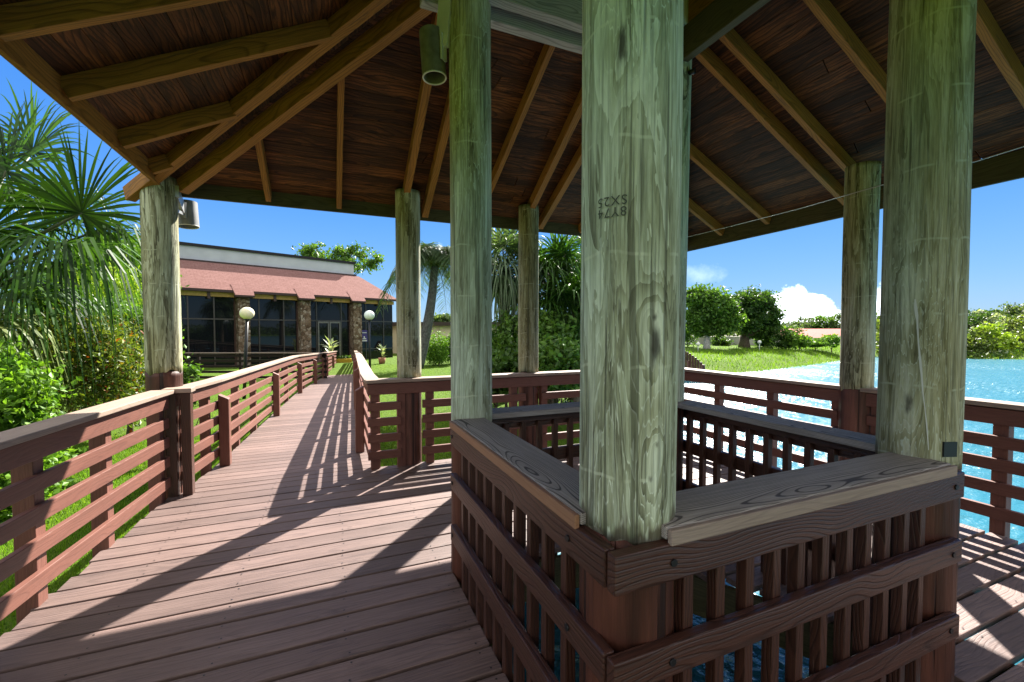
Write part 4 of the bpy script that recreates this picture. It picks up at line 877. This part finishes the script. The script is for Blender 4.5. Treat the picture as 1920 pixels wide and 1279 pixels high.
lv = [(at_d(12,322,6.3),.25,(.1,.2,.95)),(at_d(152,400,6.0),.18,at_d(235,300,6.0)-at_d(152,400,6.0)),(at_d(122,458,5.6),1.5,at_d(185,470,5.5)-at_d(122,458,5.6)),(at_d(60,285,6.9),.3,at_d(75,180,7.0)-at_d(60,285,6.9)),(at_d(60,520,7.2),1.2,at_d(120,545,7.2)-at_d(60,520,7.2)),
      (at_d(-40,600,5.6),1.7,at_d(20,620,5.5)-at_d(-40,600,5.6)),(at_d(-20,430,5.6),.6,at_d(40,380,5.6)-at_d(-20,430,5.6)),(at_d(85,385,6.6),.7,at_d(150,360,6.6)-at_d(85,385,6.6)),(at_d(190,430,7.0),1.3,at_d(260,430,7.0)-at_d(190,430,7.0)),(at_d(-60,330,6.4),.4,(-.2,.1,1)),(at_d(-150,420,6.5),.6,(-1,0,.5)),(at_d(-180,560,6.2),1.2,(-1,.2,-.1)),(at_d(-90,560,7.6),.9,(-.1,1,.2)),(at_d(20,440,7.5),.9,(.5,.6,.3)),
      (at_d(40,560,6.2),1.5,at_d(110,560,6.1)-at_d(40,560,6.2)),(at_d(100,500,6.9),1.6,at_d(190,500,6.9)-at_d(100,500,6.9))]
fan_palm('fan_palm','large fan palm with drooping split fronds filling the left edge', (cr[0],cr[1],tz(cr[0],cr[1])), cr, lv, .15, M['palm'], 1.45, 58, 7, .022, None, (5,), .026)
def auto_fan(label, px, py, Z, n, R, pet, seed, lmat, group, tr=.16, nseg=26, width=.03):
    rng = np.random.default_rng(seed); c = at_d(px,py,Z); lv = []
    for k in range(n):
        az = rng.uniform(0,6.28); el = rng.uniform(-.7,1.4); d = np.array([math.cos(az)*math.cos(el),math.sin(az)*math.cos(el),math.sin(el)]); lv.append((c+d*pet*rng.uniform(.75,1.1),float(np.clip(.9-el*.5,.2,1.4)),d+np.array([0,0,-.25])))
    q = ground_at(px,Z,0); return fan_palm('fan_palm',label,(q[0],q[1],tz(q[0],q[1])),c,lv,tr,lmat,R,nseg,seed,width,group,(),.016)
G = 'palms behind the back rail'
auto_fan('dense dark fan palm between the well post and the pole on the back rail',945,505,13.5,44,1.1,1.0,21,M['palmgrey'],G)
auto_fan('fan palm with sunlit fronds right of the back rail pole',1035,535,13.5,44,1.15,1.05,22,M['palm'],G)
auto_fan('lower fan palm drooping against the stamped post',1078,580,12.5,34,1.0,.9,23,M['palm'],G,.13)
auto_fan('tall fan palm half hidden behind the stamped post',1120,480,17,28,1.1,1.0,24,M['palmgrey'],G)
def feather_palm(label, base, crown, nf, L, seed, lmat, tr=.2, group=None):
    rng = np.random.default_rng(seed); base = np.array(base,float); crown = np.array(crown,float); t = thing('feather_palm',label,'palm',base,group)
    mb = MB(); n = 12; side = np.array([.25,0,0]); pts = [base+(crown-base)*k/n+side*math.sin(k/n*3.14)*.6 for k in range(n+1)]; mb.tube(pts,[tr*(1.25-.5*k/n) for k in range(n+1)],12); mb.build('trunk', M['barkgrey'], t)
    V=[];Q=[]; rm = MB()
    for f in range(nf):
        az = f*2.4+rng.normal()*.2; el = rng.uniform(.1,1.35); d = np.array([math.cos(az)*math.cos(el),math.sin(az)*math.cos(el),math.sin(el)]); LL = L*rng.uniform(.8,1.1); P = []
        for s in np.linspace(0,1,12): P.append(crown+d*LL*s*(1-.25*s)-np.array([0,0,1])*LL*s*s*rng.uniform(.62,.66)*(1.25-.35*el))
        rm.tube(P[::2]+[P[-1]],[.03,.026,.022,.017,.013,.008,.004],5,False)
        P = np.array(P); hv = norm(np.cross(d,(0,0,1.))+1e-6)
        for s in np.linspace(.12,.99,44):
            p = np.array([np.interp(s,np.linspace(0,1,12),P[:,k]) for k in range(3)]); tg = norm(np.array([np.interp(min(1,s+.05),np.linspace(0,1,12),P[:,k]) for k in range(3)])-p+1e-6)
            for sg in (-1,1):
                ll = .62*LL/3*math.sin(.35+2.5*s)*rng.uniform(.8,1.15)+.12; dd = norm(hv*sg+tg*.55+np.array([0,0,rng.normal()*.25+.1])); pts = []
                for u in (0,.35,.7,1): pts.append(p+dd*ll*u-np.array([0,0,1])*ll*u*u*.55)
                strip(V,Q,pts,[norm(np.cross(dd,(0.2,0.1,1.)))]*4,[.012,.022,.016,.002])
    rm.build('rachis', M['petiole'], t); raw_mesh('fronds', np.array(V), np.array(Q), lmat, t); return t
b = gnd(782,23); feather_palm('tall feather palm with a leaning grey trunk right of the walkway pole', b, at_d(815,500,23), 36, 4.1, 41, M['palmgrey'], .26)
# --- two big lawn trees and the planting behind them
b1 = at_z(1326,652,-.36); b2 = at_z(1397,652,-.36); Z1 = 40.
def big(label, px, base_px, Z, seed, bl, lm, bm, nl=15000, tr=.42):
    q = ground_at(base_px,Z,0); z = tz(q[0],q[1]); return tree('lawn_tree',label,'tree',(q[0],q[1],z),[blob_px(x,y,Z+dz,rx*.88,ry*.9) for x,y,rx,ry,dz in bl],nl,.30,lm,bm,tr,seed,'big round trees on the lawn',clump=.2,asp=.6,inner=.45)
big('left of the two big lawn trees, with a pale trunk', 1330,1325,43,51,[(1318,565,28,30,0),(1305,600,22,30,0),(1345,575,30,34,-1),(1335,612,34,20,0),(1362,600,26,24,-1),(1300,560,18,22,1)],M['leafmid'],M['barkpale'],15000,.3)
big('right of the two big lawn trees, with a dark thick trunk', 1410,1396,46,52,[(1405,565,38,26,0),(1435,590,28,32,0),(1400,600,30,26,-1),(1425,618,32,18,0),(1385,575,24,26,0),(1446,605,18,20,0)],M['leafdark'],M['bark'],15000,.5)
for i,(px,py,Z,rx,ry,mt,lb) in enumerate([(1475,632,44,24,16,'leafdark','dark round shrub left of the red roofed house'),(1500,638,43,16,12,'leafbright','yellow flowering shrub before the red roofed house'),(1530,642,44,20,7,'leafmid','low clipped hedge under the red roof'),(1560,638,44,14,10,'leafbright','light green shrub at the right end of the red roofed house'),(1290,610,46,20,34,'leafmid','shaded tree at the left edge of the lawn, beside the post'),(1352,640,50,14,9,'leafdark','dark garden shrub between the two lawn trunks'),(1432,634,48,14,12,'leafmid','garden shrub right of the dark trunk')]):
    tree('garden_shrub',lb,'shrub',gnd(px,Z),[blob_px(px,py,Z,rx,ry),blob_px(px-rx*.4,py+ry*.4,Z,rx*.6,ry*.7),blob_px(px+rx*.4,py+ry*.4,Z,rx*.6,ry*.7)],2200,.26,M[mt],M['bark'],.05,60+i,'garden planting on the far lawn',clump=.28)
# red roofed house
def red_house():
    L = ground_at(1483,62,0); Rr = ground_at(1720,64,0); e = norm(Rr-L); nn = np.array([e[1],-e[0],0]); nn = nn if nn@(CAM-L)>0 else -nn; z = np.array([0,0,1.]); Ln = np.linalg.norm(Rr-L)
    t = thing('house','low house with a long red roof behind the lawn','house',(L[0],L[1],-1.5))
    def bx(s0,s1,d0,d1,z0,z1,name,mat,par=None):
        q = [L+e*s+nn*d+z*h for h in (z0,z1) for (s,d) in ((s0,d0),(s1,d0),(s1,d1),(s0,d1))]; return MB().hexa(q).build(name,mat,par or t)
    bx(0,Ln,0,-9,-1.7,.60,'wall',plain('house_wall',(.34,.30,.27),.85,.1))
    red = plain('red_roof',(.36,.085,.07),.8,.15,0,.2,3); m = MB(); ov = .8
    c = [L-e*ov+nn*ov+z*.55, Rr+e*ov+nn*ov+z*.55, Rr-e*3-nn*4.5+z*1.85, L+e*3.4-nn*4.5+z*1.85, L-e*ov-nn*(9+ov)+z*.55, Rr+e*ov-nn*(9+ov)+z*.55]
    m.add(c,[(0,1,2,3),(4,0,3),(5,4,3,2),(1,5,2)]); m.build('roof',red,t)
    bx(-.7,Ln+.7,.82,.74,.43,.57,'fascia',plain('white_fascia',(.6,.57,.53),.7,.2))
    for s in np.arange(1.5,Ln-1,3.6):
        f = bx(s,s+1.7,.05,-.02,-.9,.3,'window',plain('window_frame_white',(.5,.5,.48),.6,.2)); bx(s+.1,s+1.6,.075,.055,-.8,.2,'pane',plain('window_dark',(.015,.018,.02),.05,.6),f)
red_house()
# pale garden wall behind the lawn trees
p0 = ground_at(1290,52,-.42); p1 = ground_at(1462,52,-.42); d = norm(p1-p0); t = thing('garden_wall','pale grey garden wall behind the two lawn trees','wall',p0)
MB().beam(p0+np.array([0,0,.6]),p1+np.array([0,0,.6]),.2,1.2).build('panel', plain('pale_wall',(.38,.37,.34),.85,.1,0,.15,1.5), t)
m = MB(); 
for k in np.arange(0,np.linalg.norm(p1-p0)+.1,2.4): q = p0+d*k; m.beam(q+np.array([0,0,-.1]),q+np.array([0,0,1.30]),.32,.32,up=(1,0,0))
m.build('pier', plain('pale_pier',(.42,.41,.38),.85,.1), t); MB().beam(p0+np.array([0,0,1.24]),p1+np.array([0,0,1.24]),.28,.07).build('coping', M['pvcwhite'], t)
# two small path lights on the lawn
for px,py,Z,lb in ((1424,641,40,'small white globe light on the lawn right of the dark trunk'),(1309,645,38,'small white globe light on the lawn left of the pale trunk')):
    c = at_d(px,py,Z); gz = tz(c[0],c[1]); t = thing('path_light',lb,'lamp',(c[0],c[1],gz),'small lawn lights'); MB().tube([(c[0],c[1],gz),(c[0],c[1],c[2])],.035,8).build('stem', M['pvcwhite'], t)
    MB().lathe(c,[(.17*math.sin(k*math.pi/8)+1e-4,-.17*math.cos(k*math.pi/8)) for k in range(9)],14).build('globe', M['pvcwhite'], t)
# dark timber bulkhead at the lake edge beside the near post
q0 = ground_at(1268,25,-1.3); q1 = ground_at(1320,24,-1.3); d = norm(q1-q0); t = thing('timber_bulkhead','dark board bulkhead with a sloping top at the lake edge, right of the stamped post','bulkhead',q0); m = MB(); k = 0; L = np.linalg.norm(q1-q0)
while k < L: 
    h = 1.72-.75*max(0,(k/L-.3)/.7)**1.3; p = q0+d*k; m.box((p[0],p[1]-.03,-1.6),(p[0]+.135,p[1]+.03,-1.3+h),2); k += .15
m.build('board', M['raildark'], t)
for k in (0,L*.5,L): p = q0+d*k; m = MB(); m.tube([(p[0],p[1]+.12,-1.8),(p[0],p[1]+.12,-.3+.35*(1-k/L))],.09,8); m.build('pile', M['raildark'], t)
# mangroves along the far right bank, one by one
rng = np.random.default_rng(77); i = 0
for nm,cat,lb,px,py,Z,rx,ry,mt,nl in [
    ('mangrove_bush','shrub','yellow green waterline bush touching the post with the sap streak',1815,640,46,44,32,'mangrove',4200),
    ('mangrove_bush','shrub','middle waterline bush on the far bank, darker at its foot',1868,638,46,46,36,'leaflime',4200),
    ('mangrove_bush','shrub','tall yellow green waterline bush at the right edge of the picture',1930,628,46,56,46,'mangrove',5200),
    ('mangrove_bush','shrub','dark bush behind the waterline, next to the post with the sap streak',1800,610,52,46,30,'leafdark',3600),
    ('mangrove_bush','shrub','pale silvery topped bush between the dark bush and the right edge',1858,604,52,34,26,'silver',3200),
    ('mangrove_bush','shrub','bright bush behind the waterline at the right edge',1922,600,52,50,36,'mangrove',4200),
    ('bank_tree','tree','dark round topped bank tree just right of the post with the sap streak',1826,592,60,40,24,'leafdark',3600),
    ('bank_tree','tree','mid green bank tree behind the silvery bush',1878,596,60,40,22,'leafmid',3600),
    ('bank_tree','tree','bank tree rising highest at the right edge of the picture',1935,588,60,48,28,'fardark',3600)]:
    q = ground_at(px,Z+1,0); bl = [blob_px(px+rng.uniform(-1,1)*rx*.7,py+rng.uniform(-.5,.6)*ry,Z+rng.uniform(-1,1),rx*rng.uniform(.35,.6),ry*rng.uniform(.4,.55)) for _ in range(6)]+[blob_px(px,py+ry*.75,Z,rx*.95,ry*.75),blob_px(px,668,45.2,rx*1.05,12)]
    tree(nm,lb,cat,(q[0],q[1],tz(q[0],q[1])),bl,nl,.34,M[mt],M['bark'],.12,100+i,'mangroves on the far bank',clump=.26,asp=.55,inner=.3); i += 1
def bank_mass():
    rng = np.random.default_rng(31); Cs = []
    for px in list(range(1655,1790,22))+list(range(1985,3200,34)):
        for Z,h in ((46,2.6),(51,3.8),(58,4.6)):
            Zp = Z if px < 2400 else Z*(1+.0*px); q = ground_at(px+rng.uniform(-12,12), Zp, 0); n = 420; gz = -1.0
            u = rng.normal(size=(n,3)); u /= np.linalg.norm(u,axis=1)[:,None]; r = rng.uniform(.6,1.05,n)[:,None]
            hh = h*rng.uniform(.8,1.2); Cs.append(np.array([q[0],q[1],gz+hh*.5])+u*r*np.array([1.9,1.9,hh*.55])+rng.normal(size=(n,3))*.18)
    C = np.vstack(Cs); V = leaf_quads(C, .42, rng, .6); o = raw_mesh('bank_thicket', V, np.arange(len(V)).reshape(-1,4), M['mangrove']); tag(o,'continuous mangrove thicket along the far bank','thicket',kind='stuff')
bank_mass()
# far tree line behind the red house and across the lake head
k = 0
for px,py,Z,rx,ry,mt,lb in [(1495,612,95,16,9,'fardark','small far tree just left of the post, above the roof ridge'),(1515,606,100,18,13,'fardark','far tree above the left half of the red roof'),(1545,604,98,22,14,'leafmid','wide far tree above the middle of the red roof'),(1580,604,96,22,15,'fardark','far tree behind the lake side pole'),(1620,606,95,26,15,'leafmid','far tree right behind the lake side pole'),(1655,604,90,22,18,'fardark','far tree in the gap between the two right posts'),(1480,622,70,18,8,'leafmid','low far tree left of the red roof'),(830,598,60,16,7,'fardark','tree top peeping over the cream building'),(60,560,60,80,60,'leafdark','big dark tree far behind the fan palm')]:
    q = ground_at(px,Z,0); bl = [blob_px(px,py,Z,rx,ry),blob_px(px-rx*.5,py+ry*.5,Z,rx*.6,ry*.8),blob_px(px+rx*.5,py+ry*.4,Z,rx*.6,ry*.8),blob_px(px,py+ry*1.4,Z,rx,ry*1.2)]
    tree('distant_tree',lb,'tree',(q[0],q[1],tz(q[0],q[1])),bl,2200,.5,M[mt],M['bark'],.2,200+k,'far tree line',clump=.25,asp=.6); k += 1
# wide wood closing the horizon where the photograph shows only a far green band
def far_wood():
    rng = np.random.default_rng(9); Cs = []
    for k in range(420):
        az = rng.uniform(0,2*math.pi); r = rng.uniform(150,210); p = np.array([r*math.sin(az),r*math.cos(az)]); h = rng.uniform(3,5.5)
        n = 150; Cs.append(np.column_stack([p[0]+rng.normal(size=n)*3.5,p[1]+rng.normal(size=n)*3.5,-.6+h*np.sqrt(np.clip(1-(rng.uniform(-1,1,n))**2,0,1))*rng.uniform(.2,1,n)]))
    C = np.vstack(Cs); V = leaf_quads(C, .95, rng, .7); o = raw_mesh('far_wood', V, np.arange(len(V)).reshape(-1,4), M['fardark']); tag(o,'low far wood along the horizon','wood',kind='stuff')
far_wood()
# potted plants by the door
def potted(name,label,px,py,Z,h,mat,seed):
    c = at_d(px,py,Z); gz = tz(c[0],c[1]) if Z<24 else FZ; t = thing(name,label,'plant',(c[0],c[1],gz)); rng = np.random.default_rng(seed)
    MB().lathe((c[0],c[1],gz),[(.001,0),(.16,0),(.22,.38),(.20,.38),(.18,.33),(.001,.33)],16).build('pot', plain('clay_pot',(.25,.12,.07),.8,.1), t)
    V=[];Q=[]
    for k in range(26):
        az = rng.uniform(0,6.28); el = rng.uniform(.25,1.4); d = np.array([math.cos(az)*math.cos(el),math.sin(az)*math.cos(el),math.sin(el)]); b = np.array([c[0],c[1],gz+.35+rng.uniform(0,h*.6)]); L = h*.5
        strip(V,Q,[b,b+d*L*.5,b+d*L-np.array([0,0,.12*L])],[norm(np.cross(d,(0,0,1.)))]*3,[.02,.06,.005])
    raw_mesh('leaves',np.array(V),np.array(Q),mat,t); MB().tube([(c[0],c[1],gz+.3),(c[0],c[1],gz+.35+h*.6)],[.03,.02],6).build('stem',M['bark'],t)
potted('potted_plant','potted plant with pale leaves by the end of the walkway, before the doors',620,650,25.2,1.5,M['silver'],3)
potted('agave','spiky pale agave in front of the glass right of the second lamp',716,660,25.8,.9,M['silver'],4)
c = at_d(643,668,26.3); t = thing('planter_box','low yellow planter box beside the glass doors','planter',(c[0],c[1],FZ)); MB().box((c[0]-.5,c[1]-.2,FZ),(c[0]+.5,c[1]+.2,FZ+.30),0).build('box', plain('planter_yellow',(.42,.28,.03),.7,.2), t, .02)
V=[];Q=[]; rng = np.random.default_rng(8); C = np.column_stack([rng.uniform(c[0]-.45,c[0]+.45,160),rng.uniform(c[1]-.18,c[1]+.18,160),rng.uniform(FZ+.3,FZ+.5,160)]); V = leaf_quads(C,.10,rng); raw_mesh('leaves',V,np.arange(len(V)).reshape(-1,4),M['leafmid'],t)
